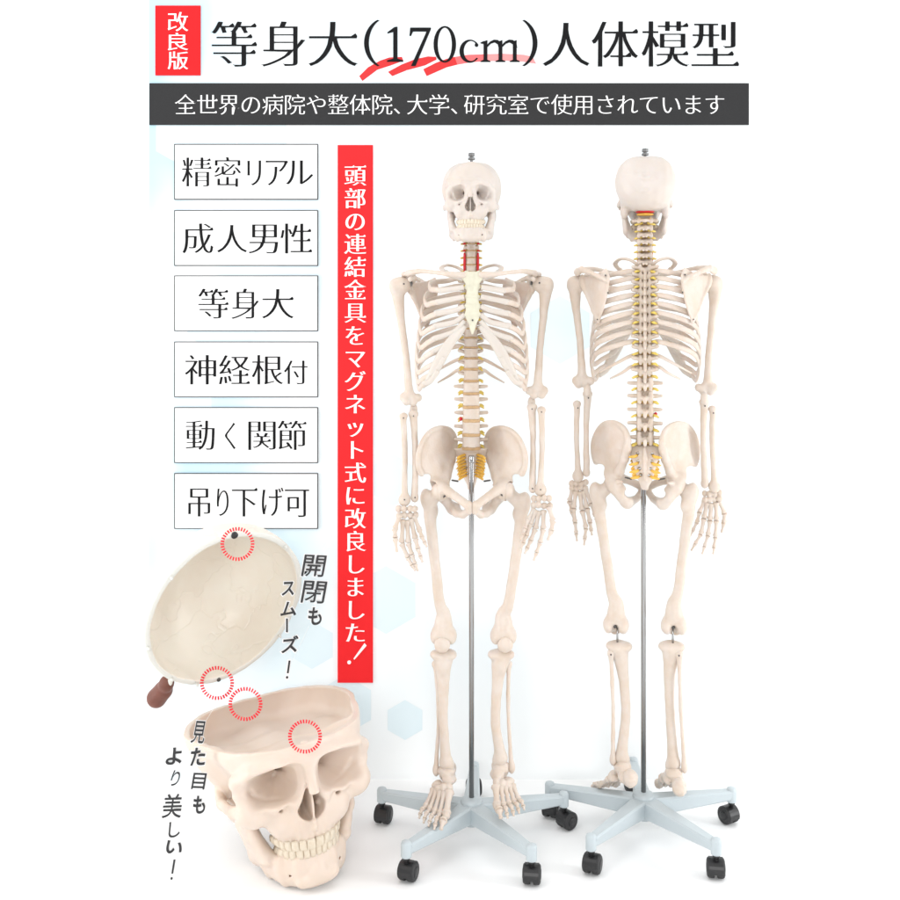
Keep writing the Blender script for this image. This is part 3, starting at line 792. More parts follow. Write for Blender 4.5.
# dotted red marker rings
def marker(label, px, py, Y):
    c = W(px, py, Y); o_ = empty('marker_ring', c); tag(o_, label, 'marker', 'dotted red marker rings')
    mb = MB(); kk = (D + Y) / FPX; n = 34
    for i in range(n):
        a = 2 * math.pi * i / n
        mb.box((15.2 * kk * math.cos(a), 0, 15.2 * kk * math.sin(a)), (1.75 * kk, 0.0012, 0.72 * kk), Matrix.Rotation(-a, 3, 'Y'))
    mb.build('dash', M['ring'], o_, False)
marker('dotted red ring round the black magnet on the upper rim of the skull cap', 237.5, 544, -0.19)
marker('dotted red ring on the lower rim of the skull cap', 217, 683, 0.02)
marker('dotted red ring over the back rim of the open skull', 245.5, 704, -0.20)
marker('dotted red ring on the forehead rim of the open skull', 305, 736.5, -0.33)

# fingertip under the cap
fg = G((-0.03, -0.03, -0.03), (0.10, 0.09, 0.09), 0.0028)
fg.d = fg.chain([(0.0, 0.03, 0.0), (0.02, 0.02, 0.024), (0.036, 0.0, 0.052)], [0.026, 0.0235, 0.0165], 0.004)
fg.u(fg.ell((0.034, -0.002, 0.048), (0.018, 0.015, 0.02)), 0.008)
hand = empty('fingertip', W(153.5, 702, 0.10)); tag(hand, 'brown fingertip supporting the lower left edge of the skull cap', 'finger')
link_mesh('finger', fg.mesh('finger'), M['skin'], hand)
nb = MB(); nb.ball((0.046, -0.012, 0.056), (0.007, 0.005, 0.010)); nb.build('nail', M['rim'], hand)

# ------------------------------------------------------------------ skeletons
X1 = 471.5
class Sk:
    """frame of one skeleton: local x sideways (as in the photo for the front one), -y to its front, z up"""
    def __init__(s, root, back, x0, Y0, z0, sc): s.root, s.back, s.x0, s.Y0, s.z0, s.sc = root, back, x0, Y0, z0, sc
    def __call__(s, px, py, Yl=0.0):
        if not s.back:
            w = W(px, py, s.Y0 + Yl); return Vector((w.x - s.x0, Yl, w.z))
        # point on the sight line of a photo pixel whose depth in the turned frame of the figure is Yl
        R = Matrix.Rotation(-s.root.rotation_euler.z, 3, 'Z'); o = Vector((s.x0, s.Y0, s.z0))
        a = R @ (W(px, py, 0.0) - o) / s.sc; b = R @ (W(px, py, 0.5) - o) / s.sc
        return a.lerp(b, (Yl - a.y) / (b.y - a.y))
def L(off, py, Y):                            # axial skeleton: offset in photo px at depth 0, row of the front skeleton
    return Vector((off / 400.0, Y, HC - (py - YH) / 400.0))
AX = {}
def axial(sk, name, key, fn, m, parent):
    if key not in AX: AX[key] = fn()
    return link_mesh(name, AX[key], m, parent)

# ---- vertebrae
disc_y = [221, 229, 236, 243, 250, 257, 264, 271, 278, 285.5, 293.5, 302, 310.5, 319.5, 328.5, 338, 348, 359, 370, 382, 394.5, 408, 421.5, 435.5, 449.5]
# levels: C1 between 0-1, ... 24 vertebrae + the first gap
def spineY(py):
    return float(np.interp(py, [215, 240, 265, 290, 330, 370, 400, 425, 440, 455], [0.028, 0.020, 0.034, 0.055, 0.068, 0.052, 0.034, 0.026, 0.030, 0.044]))
def vertebra(i):
    y0, y1 = disc_y[i], disc_y[i + 1]; mid = (y0 + y1) / 2; H = (y1 - y0) / 400.0; Y = spineY(mid)
    c = L(0, mid, Y); cz = c.z
    if i < 7: r, kind = 0.0100 + 0.0004 * i, 'c'
    elif i < 19: r, kind = 0.0125 + 0.0006 * (i - 7), 't'
    else: r, kind = 0.0205 + 0.0007 * (i - 19), 'l'
    g = G((-0.055, Y - 0.03, cz - 0.05), (0.055, Y + 0.085, cz + 0.03), 0.0021)
    body = np.maximum(np.sqrt((g.x / 1.0) ** 2 + ((g.y - Y) / 0.8) ** 2) - (r - 0.0022 * (1 - np.clip(np.abs(g.z - cz) / (H * 0.42), 0, 1) ** 2)), np.abs(g.z - cz) - H * 0.385) if i > 0 else g.cone((-0.011, Y, cz), (0.011, Y, cz), 0.0055)
    g.d = body - 0.0008
    yb = Y + r * 0.8
    if kind == 'l':
        g.u(g.cone((0.011, yb - 0.004, cz), (0.013, yb + 0.016, cz), 0.0055, 0.0055, True), 0.004)
        g.u(g.cone((0.014, yb + 0.010, cz), (0.041, yb + 0.016, cz + 0.001), 0.0048, 0.0034, True, (1, 1, 0.8)), 0.004)
        g.u(g.cone((0.014, yb + 0.020, cz + 0.010), (0.014, yb + 0.024, cz - 0.014), 0.0055, 0.0055, True), 0.004)
        g.u(g.cone((0.014, yb + 0.016, cz - 0.002), (0.0, yb + 0.028, cz - 0.006), 0.0055, 0.0055, True), 0.004)
        g.u(g.cone((0, yb + 0.026, cz - 0.005), (0, yb + 0.045, cz - 0.010), 0.0042, 0.0050, False, (1, 1, 0.5)), 0.004)
    elif kind == 't':
        g.u(g.cone((0.009, yb - 0.003, cz), (0.010, yb + 0.012, cz), 0.0048, 0.0048, True), 0.003)
        g.u(g.cone((0.010, yb + 0.012, cz), (0.029, yb + 0.026, cz + 0.005), 0.0045, 0.0050, True), 0.003)
        g.u(g.cone((0.010, yb + 0.012, cz), (0.0, yb + 0.020, cz - 0.004), 0.0055, 0.0055, True), 0.004)
        g.u(g.cone((0, yb + 0.018, cz - 0.004), (0, yb + 0.040, cz - 0.026), 0.0050, 0.0038, False, (1, 1, 0.8)), 0.003)
        g.u(g.cone((0.011, yb + 0.015, cz + 0.008), (0.011, yb + 0.016, cz - 0.010), 0.0042, 0.0042, True), 0.003)
    else:
        g.u(g.cone((0.008, yb - 0.005, cz), (0.015, yb + 0.002, cz - 0.001), 0.0040, 0.0042, True), 0.003)
        g.u(g.cone((0.014, yb + 0.004, cz + 0.003), (0.015, yb + 0.012, cz - 0.004), 0.0052, 0.0052, True), 0.003)
        g.u(g.cone((0.014, yb + 0.008, cz), (0.0, yb + 0.020, cz - 0.002), 0.0042, 0.0045, True), 0.003)
        if i != 0: g.u(g.cone((0.001, yb + 0.020, cz - 0.002), (0.004, yb + 0.030 + 0.002 * i, cz - 0.007), 0.0036, 0.0030, True), 0.003)
        if i == 0: g.u(g.cone((0.012, Y, cz), (0.029, Y + 0.006, cz), 0.006, 0.0045, True), 0.004)
    g.noise(0.0005, 260, i)
    return g.mesh('vertebra')
def disc(i):
    y = disc_y[i + 1]; Y = spineY(y); c = L(0, y, Y)
    r = 0.0103 + 0.0004 * i if i < 7 else (0.013 + 0.0006 * (i - 7) if i < 19 else 0.0212 + 0.0007 * (i - 19))
    hh = (0.0016 if i < 7 else 0.0024 if i < 17 else 0.0036 + 0.0004 * max(i - 19, 0))
    mb = MB(); n = 20
    v = []; f = []
    for z, rr in ((-hh, r - 0.001), (-hh * 0.4, r + 0.0002), (hh * 0.4, r + 0.0002), (hh, r - 0.001)):
        for q in range(n):
            a = 2 * math.pi * q / n; v.append((rr * math.cos(a), c.y + rr * 0.8 * math.sin(a), c.z + z))
    for j in range(3):
        for q in range(n): f.append((j * n + q, j * n + (q + 1) % n, (j + 1) * n + (q + 1) % n, (j + 1) * n + q))
    f.append(tuple(reversed(range(n)))); f.append(tuple(3 * n + q for q in range(n)))
    mb.add(v, f); return mb.mesh('disc')
def nerve(i, sg):
    y = disc_y[i + 1]; Y = spineY(y)
    r = 0.0103 + 0.0004 * i if i < 7 else (0.013 + 0.0006 * (i - 7) if i < 19 else 0.0212 + 0.0007 * (i - 19))
    ln = 0.016 if i < 7 else 0.013 if i < 17 else 0.011
    yb = Y + r * 0.8
    c0 = L(0, y - 0.5, 0); dz = -0.002 if i < 12 else -0.006
    mb = MB(); r_ = random.Random(i * 7 + (sg > 0))
    x0 = 0.005
    p = [Vector((sg * x0, yb + 0.006, c0.z + 0.003)), Vector((sg * (r * 0.8 + 0.002), yb + 0.004, c0.z + 0.001)), Vector((sg * (r + ln * 0.55), yb + 0.002, c0.z + dz * 0.3)), Vector((sg * (r + ln), yb - 0.003, c0.z + dz))]
    pts = []
    for j in range(13):
        t = j / 12 * 3; a = min(int(t), 2); u = t - a; pts.append(p[a].lerp(p[a + 1], u))
    w = [0.0022 + 0.0010 * math.sin(min(j / 12 * 3.6, 3.14)) for j in range(13)]; w[-1] = 0.0008
    mb.sweep(pts, w, w, 8, sides=[Vector((0, 1, 0.2))] * 13)
    # the dorsal branch that shows from behind
    q = [Vector((sg * (r * 0.6 + 0.004), yb + 0.012, c0.z + 0.002)), Vector((sg * (r * 0.7 + 0.011), yb + 0.030, c0.z + 0.001 + r_.uniform(-.002, .002))), Vector((sg * (r * 0.7 + 0.019), yb + 0.028, c0.z - 0.003))]
    if i >= 7: mb.sweep([q[0], q[0].lerp(q[1], 0.5), q[1], q[1].lerp(q[2], 0.5), q[2]], [0.002, 0.0032, 0.0034, 0.0026, 0.0008], [0.002, 0.0026, 0.003, 0.002, 0.0008], 8, sides=[Vector((0.3, 1, 0.3))] * 5)
    return mb.mesh('nerve_root')

# ---- ribs: vertebra row, half width, row at the side, front end, breast bone end (offsets in px)
RIB = [(272, 30, 270, (24, 279), (9, 281)), (278, 42, 288, (30, 292), (8.5, 289)), (285.5, 46.5, 303, (33, 303), (8, 298)), (293.5, 49.5, 317, (34, 314), (8, 307)),
       (302, 51.5, 331, (35, 326), (7.5, 315)), (310.5, 53, 345, (36, 338), (7.5, 321)), (319.5, 54.5, 358, (36.5, 350), (7, 326)), (328.5, 55, 369, (36, 362), (20, 341)),
       (338, 55, 378, (40, 373), (27, 356)), (348, 54, 385, (46, 381), (33, 369)), (360, 45, 378, None, None), (371, 34, 384, None, None)]
def crs(P, n):
    P = [P[0] * 2 - P[1]] + P + [P[-1] * 2 - P[-2]]; out = []
    for i in range(1, len(P) - 2):
        for j in range(n):
            t = j / n; a, b, c, d = P[i - 1], P[i], P[i + 1], P[i + 2]
            out.append(0.5 * (2 * b + (c - a) * t + (2 * a - 5 * b + 4 * c - d) * t * t + (3 * b - a - 3 * c + d) * t ** 3))
    out.append(P[-2]); return out
def rib_pts(i, sg):
    yv, a, yl, fe, se = RIB[i]; ys = spineY(yv)
    ym = ys + 0.030
    if i == 0:
        P = [L(5, yv, ys + .012), L(14, yv - 6, ym + .002), L(24, yv - 8, ys + .012), L(30, 268, 0.0), L(fe[0], fe[1] - 4, -0.055)]
    elif fe:
        dz = yl - yv
        P = [L(6, yv, ys + .014), L(14, yv - 1, ys + 0.040), L(a * 0.58, yv + dz * 0.10, ys + 0.055), L(a * 0.88, yv + dz * 0.30, ys + 0.018), L(a, yv + dz * 0.66, -0.012), L(a * 0.965, yl + 2.0, -0.055), L((a + fe[0]) / 2 - 1, yl * 0.5 + fe[1] * 0.5 + 1, -0.088), L(fe[0], fe[1], -0.103)]
    else:
        P = [L(6, yv, ys + .014), L(14, yv + 1, ys + 0.036), L(a * 0.65, yv + (yl - yv) * 0.5, ys + 0.042), L(a, yl, ys + 0.012)]
    for p in P: p.x *= sg
    return crs(P, 7)
def rib(i, sg):
    p = rib_pts(i, sg); n = len(p); mb = MB()
    hw = [0.0055 + 0.0014 * math.sin(math.pi * j / n) + 0.0012 * (j / n) ** 3 for j in range(n)]
    if i == 0: hw = [0.0052 + 0.0018 * j / n for j in range(n)]
    ht = [0.0036 - 0.0003 * math.cos(j) * 0 for j in range(n)]
    if i > 9: hw = [0.0048 * (1 - 0.65 * (j / n) ** 2) for j in range(n)]; ht = [0.003 * (1 - 0.5 * (j / n) ** 2) for j in range(n)]
    if i == 0: hw, ht = ht, hw
    mb.sweep(p, hw, ht, 10, center=(0, 0.0)); return mb.mesh('rib')
def cartilage(i, sg):
    yv, a, yl, fe, se = RIB[i]
    A = L(fe[0], fe[1], -0.103); B = L(se[0], se[1], -0.114 if i < 7 else -0.112)
    if i == 0: A = L(fe[0], fe[1] - 4, -0.055); B = L(se[0], se[1], -0.098)
    m1 = A.lerp(B, 0.35); m2 = A.lerp(B, 0.7)
    if 3 <= i <= 6: s_ = (0, 0, 0, 3, 6, 8, 10)[i]; m1.z -= s_ * 0.35 / 400; m2.z -= s_ * 0.55 / 400
    if i > 6: m1.z -= 3.0 / 400; m2.z -= 2.0 / 400
    P = [A, m1, m2, B]
    for p in P: p.x *= sg
    rp = rib_pts(i, sg); p = rp[-3:-1] + crs(P, 6); n = len(p); mb = MB()
    w0, w1 = (0.0073, 0.0058) if i < 6 else (0.0066, 0.0058)
    hw = [w0 + (w1 - w0) * j / n for j in range(n)]
    mb.sweep(p, hw, [0.0036] * n, 10, sides=[Vector((sg * 0.15, -1, 0))] * n); return mb.mesh('cartilage')
def costal_margin(sg):
    # the plate in which the lower cartilages merge
    P = [L(7.5, 326, -0.113), L(16, 335, -0.113), L(25.5, 348, -0.111), L(33.5, 363, -0.107), L(41, 377, -0.101), L(48, 384.5, -0.090)]
    for p in P: p.x *= sg
    p = crs(P, 5); n = len(p); mb = MB()
    hw = [0.0055 + 0.0080 * math.sin(math.pi * min(j / n * 1.05, 1)) for j in range(n)]
    mb.sweep(p, hw, [0.0032] * n, 10, sides=[Vector((sg * 0.2, -1, 0))] * n); return mb.mesh('costal_margin')
def sternum():
    a = L(0, 272, -0.1); b = L(0, 336, -0.12)
    g = G((-0.04, -0.14, b.z - 0.01), (0.04, -0.08, a.z + 0.012), 0.0021)
    def o(x, y): return (x / 400.0, HC - (y - YH) / 400.0)
    half = [(3.0, 273.5), (6.5, 272.5), (10.5, 276), (10, 281), (7.2, 285), (5.2, 289), (5.6, 297), (6.2, 305), (6.8, 314), (6.0, 320), (3.6, 324), (2.2, 330), (1.0, 334)]
    P = [o(x, y) for x, y in half] + [o(-x, y) for x, y in reversed(half)]
    d2 = g.poly(P, g.x, g.z)
    ys = -0.101 - 0.016 * np.clip((a.z - g.z) / 0.12, 0, 1) + 0.6 * g.x ** 2
    g.d = smax(d2, np.abs(g.y - ys) - 0.0042, 0.004)
    for yy in (289, 298, 307, 315): g.u(g.cone((-0.016, float(-0.101 - 0.016 * (yy - 272) / 48), HC - (yy - YH) / 400), (0.016, float(-0.101 - 0.016 * (yy - 272) / 48), HC - (yy - YH) / 400), 0.004), 0.005)
    g.noise(0.0006, 220, 2); return g.mesh('sternum')
def clavicle(sk, sg):
    ps = [L(9, 277, -0.104), L(22, 276.5, -0.112), L(38, 274, -0.085), L(52, 272, -0.035), L(63, 273.5, -0.004)]
    for p in ps: p.x *= sg
    q = crs(ps, 4); lo, hi = bounds(q, 0.018); g = G(lo, hi, 0.0022); n = len(q)
    g.d = g.chain(q, [0.0085 - 0.0035 * math.sin(math.pi * min(1, j / n * 1.1)) for j in range(n)], 0.0); g.noise(0.0005, 150, 1)
    return g.mesh('clavicle')
def scapula(sg):
    def o(x, y): return (x / 400.0, HC - (y - YH) / 400.0)
    g = G((0.07, -0.06, o(0, 336)[1]), (0.185, 0.165, o(0, 266)[1]), 0.0022)
    P = [o(x, y) for x, y in ((37, 275), (34.5, 284), (36, 298), (40, 314), (45, 328), (48.5, 327), (51, 316), (55, 305), (60, 293), (63, 287), (61, 281), (53, 280.5), (46, 279))]
    def ys(x): return 0.136 - 0.095 * np.clip((x - 0.085) / 0.075, 0, 1.2) ** 1.25
    sy = ys(g.x)
    g.d = smax(g.poly(P, g.x, g.z), np.abs(g.y - sy) * 0.8 - 0.0024, 0.003)
    Z = lambda y: HC - (y - YH) / 400
    edge = [(45, 327), (51, 316), (55, 305), (61, 291)]
    g.u(g.chain([(x / 400, float(ys(x / 400)), Z(y)) for x, y in edge], [0.0045, 0.0045, 0.005, 0.008], 0.003), 0.004)
    edge = [(37.5, 276), (35, 284), (36.5, 298), (40.5, 314), (45.5, 327)]
    g.u(g.chain([(x / 400, float(ys(x / 400)), Z(y)) for x, y in edge], [0.0032] * 5, 0.002), 0.003)
    sp = [(36, 287, 0.004), (44, 283, 0.014), (54, 278, 0.030), (62, 275, 0.044), (67, 277, 0.040)]
    g.u(g.chain([(x / 400, float(ys(x / 400)) + e, Z(y)) for x, y, e in sp], [0.0035, 0.0045, 0.0050, 0.0065, 0.0085], 0.003, False, (1, 1, 0.8)), 0.004)
    g.u(g.chain([(x / 400, float(ys(x / 400)) + e * 0.5, Z(y + 1)) for x, y, e in sp[:4]], [0.003, 0.004, 0.004, 0.004], 0.003, False, (1, 0.45, 1)), 0.004)
    g.u(g.chain([(67 / 400, float(ys(67 / 400)) + 0.038, Z(277)), (67.5 / 400, 0.018, Z(274)), (64.5 / 400, -0.002, Z(274))], [0.0085, 0.0080, 0.006], 0.003, False, (1, 1, 1.3)), 0.004)
    g.u(g.ell((62.5 / 400, float(ys(62 / 400)) - 0.004, Z(286)), (0.008, 0.013, 0.018)), 0.006)
    g.u(g.chain([(59 / 400, 0.034, Z(281)), (57 / 400, 0.0, Z(277.5)), (61 / 400, -0.026, Z(280))], [0.007, 0.006, 0.0062], 0.003), 0.004)
    g.noise(0.0004, 200, 2)
    v, q = surfnet(g.d, g.lo, g.h)
    if sg < 0: v = v * np.array([-1, 1, 1]); q = q[:, ::-1]
    return quads_mesh('scapula', v, q)
def hip(sg):
    Z = lambda y: HC - (y - YH) / 400
    g = G((-0.002, -0.115, Z(519)), (0.148, 0.125, Z(424)), 0.0022)
    o = lambda x, y: (x / 400.0, Z(y))
    P = [o(x, y) for x, y in ((16, 446), (18, 437), (23, 431), (31, 428), (41, 430.5), (49, 439), (53.5, 452), (53, 466), (50, 473), (42, 475), (40, 484), (30, 492), (23.5, 486), (23, 473), (20, 463), (15.5, 455))]
    P = [(p_.x, p_.y) for p_ in crs([Vector((a_, b_, 0)) for a_, b_ in P + P[:1]], 5)][:-1]
    sy = lambda x, z: 0.092 - 0.118 * np.clip((x - 0.040) / 0.088, -0.1, 1.1) ** 0.85 if not hasattr(x, 'shape') else 0.092 - 0.118 * np.clip((x - 0.040) / 0.088, 0, 1.1) ** 0.85
    ySurf = sy(g.x, g.z) * np.clip((g.z - Z(492)) / (Z(455) - Z(492)), 0.0, 1.0) + (-0.004) * (1 - np.clip((g.z - Z(492)) / (Z(455) - Z(492)), 0, 1))
    g.d = smax(g.poly(P, g.x, g.z), np.abs(g.y - ySurf) * 0.62 - 0.0030, 0.004)
    cr = [(16, 445), (18.5, 437), (23, 431.5), (31, 428.8), (41, 431.5), (48.5, 440), (52.8, 452), (52.5, 465), (50, 472)]
    cq = crs([Vector((x / 400, float(sy(x / 400, 0)), Z(y))) for x, y in cr], 5); cw = np.interp(np.linspace(0, 8, len(cq)), range(9), [0.0075, 0.007, 0.0056, 0.0050, 0.0052, 0.0054, 0.0058, 0.0066, 0.0075])
    g.u(g.chain(cq, list(cw), 0.0), 0.007)
    g.u(g.chain([(17 / 400, 0.088, Z(452)), (20 / 400, 0.070, Z(464)), (25 / 400, 0.030, Z(478)), (30 / 400, 0.004, Z(488))], [0.010, 0.010, 0.011, 0.014], 0.006), 0.010)
    g.u(g.ell((33 / 400, 0.0, Z(490)), (0.027, 0.029, 0.028)), 0.010)
    g.u(g.chain([(28 / 400, -0.020, Z(487)), (16 / 400, -0.055, Z(493)), (4 / 400, -0.080, Z(500))], [0.013, 0.0100, 0.0100], 0.003), 0.008)
    g.u(g.chain([(2.8 / 400, -0.080, Z(499)), (2.6 / 400, -0.078, Z(506))], [0.0072, 0.0065], 0.004), 0.006)
    g.u(g.chain([(3 / 400, -0.077, Z(505)), (9 / 400, -0.050, Z(511)), (14.5 / 400, -0.012, Z(511.5)), (18 / 400, 0.022, Z(510))], [0.0085, 0.0095, 0.0125, 0.015], 0.002), 0.006)
    g.u(g.chain([(30 / 400, 0.022, Z(494)), (22.5 / 400, 0.030, Z(503)), (18 / 400, 0.024, Z(509.5))], [0.020, 0.018, 0.0165], 0.002), 0.010)
    g.u(g.cone((26 / 400, 0.040, Z(489)), (22.5 / 400, 0.052, Z(488)), 0.007, 0.003), 0.005)
    g.sub(g.ell((38.5 / 400, -0.006, Z(491)), 0.0250), 0.004)
    g.sub((np.sqrt(((g.x - 15 / 400) / 0.0140) ** 2 + ((g.z - Z(502.3) - 0.10 * (g.y + 0.02)) / 0.0112) ** 2) - 1) * 0.0112, 0.006)
    g.noise(0.0005, 130, 4)
    v, q = surfnet(g.d, g.lo, g.h)
    if sg < 0: v = v * np.array([-1, 1, 1]); q = q[:, ::-1]
    return quads_mesh('hip_bone', v, q)
def sacrum():
    Z = lambda y: HC - (y - YH) / 400
    g = G((-0.06, 0.02, Z(500)), (0.06, 0.14, Z(440)), 0.0022)
    sec = [(451, 0.052, 0.044, 0.018), (458, 0.066, 0.038, 0.017), (466, 0.082, 0.030, 0.014), (474, 0.092, 0.025, 0.012), (481, 0.092, 0.019, 0.010), (488, 0.084, 0.012, 0.007), (494, 0.074, 0.007, 0.005)]
    zz_ = np.array([Z(s_[0]) for s_ in sec])[::-1]
    cy = np.interp(g.z, zz_, np.array([s_[1] for s_ in sec])[::-1]); hx_ = np.interp(g.z, zz_, np.array([s_[2] for s_ in sec])[::-1]); hy_ = np.interp(g.z, zz_, np.array([s_[3] for s_ in sec])[::-1])
    k0 = np.sqrt((g.x / hx_) ** 2 + ((g.y - cy) / hy_) ** 2)
    g.d = np.maximum((k0 - 1) * hy_, np.maximum(g.z - Z(450.5), Z(494) - g.z)).astype(f4)
    g.u(g.ell((0, 0.046, Z(452)), (0.024, 0.017, 0.006)), 0.004)
    g.u(g.chain([(0, 0.082, Z(452)), (0, 0.099, Z(462)), (0, 0.106, Z(474)), (0, 0.100, Z(482))], [0.004, 0.0055, 0.005, 0.004], 0.003), 0.005)
    for yy, xx, yc_ in ((458, 0.018, 0.085), (465, 0.0165, 0.095), (472, 0.0135, 0.101), (478, 0.010, 0.099)):
        g.sub(g.cone((xx, yc_ + 0.02, Z(yy)), (xx, yc_ - 0.05, Z(yy)), 0.0036, 0.0036, True), 0.002)
    g.noise(0.0006, 160, 6); return g.mesh('sacrum')
def sacral_nerve(j, sg, part):
    Z = lambda y: HC - (y - YH) / 400
    yy, xx, yf, yb = ((459, 0.018, 0.046, 0.098), (466, 0.0165, 0.064, 0.106), (473, 0.0155, 0.079, 0.112), (479, 0.013, 0.083, 0.108))[j]
    mb = MB()
    if part < 2:
        y0 = yy - 2 + 3.2 * part
        p = [Vector((sg * (xx - 0.003), yf + 0.004, Z(y0))), Vector((sg * (xx + 0.010), yf - 0.012, Z(y0 + 1.2))), Vector((sg * (xx + 0.015), yf - 0.016, Z(y0 + 2.4))), Vector((sg * (xx + 0.019), yf - 0.017, Z(y0 + 4.0)))]
        mb.sweep(crs(p, 4), [0.0030, 0.0033, 0.0036, 0.0039, 0.0041, 0.0041, 0.0040, 0.0038, 0.0035, 0.0031, 0.0026, 0.0019, 0.0008], [0.003] * 12 + [0.0008], 8, sides=[Vector((0, 1, 0.3))] * 13)
    else:
        p = [Vector((sg * (xx + 0.001), yb - 0.006, Z(yy))), Vector((sg * (xx + 0.006), yb + 0.003, Z(yy + 0.8))), Vector((sg * (xx + 0.017), yb + 0.002, Z(yy + 1.4))), Vector((sg * (xx + 0.022), yb - 0.003, Z(yy + 2.0)))]
        mb.sweep(p, [0.0036, 0.0038, 0.0032, 0.0012], [0.003, 0.0032, 0.003, 0.001], 8, sides=[Vector((0, 1, 0.3))] * 4)
    return mb.mesh('sacral_nerve')

# ---- limb bones from joint to joint
def bone_sdf(name, pts, rs, extra, h=0.0023, pad=0.035, k=0.01, seed=0, subs=()):
    lo, hi = bounds(list(pts) + [e[0] for e in extra], pad); g = G(lo, hi, h)
    n_ = len(pts); q_ = crs([Vector(p) for p in pts], 6); t_ = np.linspace(0, n_ - 1, len(q_))
    rv = crs([Vector((r, 0, 0)) for r in rs], 6)
    g.d = g.chain(q_, [max(r.x, 0.003) for r in rv], 0.0)
    for c, r, kk in extra: g.u(g.ell(c, r), kk)
    for c, r, kk in subs: g.sub(g.ell(c, r), kk)
    g.noise(0.0006, 90, seed); return g.mesh(name)
def mix(a, b, t): return a.lerp(b, t)
def humerus(p, q, inn):
    # p centre of the head, q middle of the elbow, inn: +1/-1 direction to the body
    x = Vector((inn, 0, 0)); d = (q - p).normalized()
    s0 = p + d * 0.03 - x * 0.006
    pts = [p - x * 0.004, s0, mix(p, q, 0.3) - x * 0.004, mix(p, q, 0.6), mix(p, q, 0.85), q - d * 0.012]
    return bone_sdf('humerus', pts, [0.018, 0.0150, 0.0100, 0.0088, 0.0100, 0.0125],
        [(p + x * 0.008, 0.0205, 0.008), (p - x * 0.012 + Vector((0, -0.006, -0.004)), (0.013, 0.014, 0.019), 0.008),
         (q + x * 0.022 - d * 0.006, (0.0085, 0.009, 0.010), 0.014), (q - x * 0.019 - d * 0.006, (0.008, 0.009, 0.010), 0.014),
         (q + x * 0.009 + Vector((0, -0.002, -0.004)), (0.010, 0.0115, 0.0115), 0.006), (q - x * 0.010 + Vector((0, -0.004, -0.003)), (0.0105, 0.0115, 0.0110), 0.006)],
        subs=[(q + Vector((0, 0.016, 0.008)), (0.011, 0.009, 0.010), 0.005), (q + Vector((0, -0.018, 0.010)), (0.008, 0.007, 0.008), 0.005)])
def forearm(name, a, b, ends):
    d = (b - a).normalized(); bow = Vector((0.002, 0.0, 0))
    pts = [a, mix(a, b, 0.08), mix(a, b, 0.3) + bow, mix(a, b, 0.6) + bow, mix(a, b, 0.88), b]
    ra, rb, sh = ends
    return bone_sdf(name, pts, [ra, ra * 0.85, sh, sh * 0.92, sh * 1.1, rb], [(a, (ra * 1.12, ra * 1.12, ra * 0.75), 0.004), (b - d * 0.004, (rb * 1.1, rb * 0.9, rb), 0.006)], 0.0021, 0.03, 0.008)
def femur(hp, tr, kn, inn):
    x = Vector((inn, 0, 0)); Y = Vector((0, 1, 0)); z = Vector((0, 0, 1))
    sh = tr + x * 0.010 - z * 0.045
    pts = [hp, tr + x * 0.012 - z * 0.010, sh, mix(sh, kn, 0.35) - Y * 0.012, mix(sh, kn, 0.7) - Y * 0.010, kn + z * 0.055, kn + z * 0.028, kn + z * 0.008]
    rs = [0.0150, 0.0165, 0.0150, 0.0128, 0.0132, 0.0175, 0.0225, 0.0235]
    return bone_sdf('femur', pts, rs, [(hp, 0.0232, 0.006), (tr, (0.015, 0.018, 0.023), 0.012), (sh + x * 0.012 + Y * 0.010 + z * 0.012, (0.008, 0.009, 0.013), 0.014),
        (kn + x * 0.0185 + Y * 0.004, (0.0145, 0.029, 0.021), 0.010), (kn - x * 0.0185 + Y * 0.004, (0.0145, 0.029, 0.021), 0.010), (kn - Y * 0.018 + z * 0.006, (0.018, 0.010, 0.018), 0.010)],
        0.0024, 0.042, 0.016, subs=[(kn + Y * 0.030 - z * 0.010, (0.0085, 0.022, 0.017), 0.005)])
def tibia(kn, an, inn, via=None):
    x = Vector((inn, 0, 0)); Y = Vector((0, 1, 0)); z = Vector((0, 0, 1))
    v1, v2 = via if via else (mix(kn, an, 0.33), mix(kn, an, 0.68))
    pts = [kn - z * 0.012, mix(kn, v1, 0.4), v1, v2, mix(v2, an, 0.75), an]
    return bone_sdf('tibia', pts, [0.0245, 0.0200, 0.0142, 0.0120, 0.0135, 0.0180],
        [(kn - z * 0.004 + x * 0.016, (0.0175, 0.021, 0.012), 0.006), (kn - z * 0.004 - x * 0.016, (0.0175, 0.021, 0.012), 0.006), (kn - z * 0.032 - Y * 0.016, (0.009, 0.008, 0.014), 0.010), (an + x * 0.013 - z * 0.010, (0.007, 0.010, 0.012), 0.008)], 0.0024, 0.04, 0.016)
def fibula(a, b, via):
    pts = [a, mix(a, via, 0.25), via, mix(via, b, 0.7), b]
    return bone_sdf('fibula', pts, [0.0085, 0.0055, 0.0050, 0.0052, 0.0078], [(b, (0.0072, 0.009, 0.014), 0.006), (a, (0.0095, 0.010, 0.0095), 0.005)], 0.0021, 0.026, 0.008)
PH = [(0, 0.55), (0.03, 0.95), (0.10, 1.0), (0.22, 0.72), (0.5, 0.58), (0.78, 0.66), (0.9, 0.92), (0.97, 0.85), (1.0, 0.5)]
TIP = [(0, 0.55), (0.04, 0.95), (0.12, 1.0), (0.3, 0.66), (0.6, 0.45), (0.82, 0.5), (0.94, 0.55), (1.0, 0.25)]
def small_bone(mb, a, b, r, tip=False, gap=0.0):
    d = (b - a); a2 = a + d * gap; b2 = b - d * gap
    mb.lathe(a2, b2, [(t, r * q) for t, q in (TIP if tip else PH)], 9)
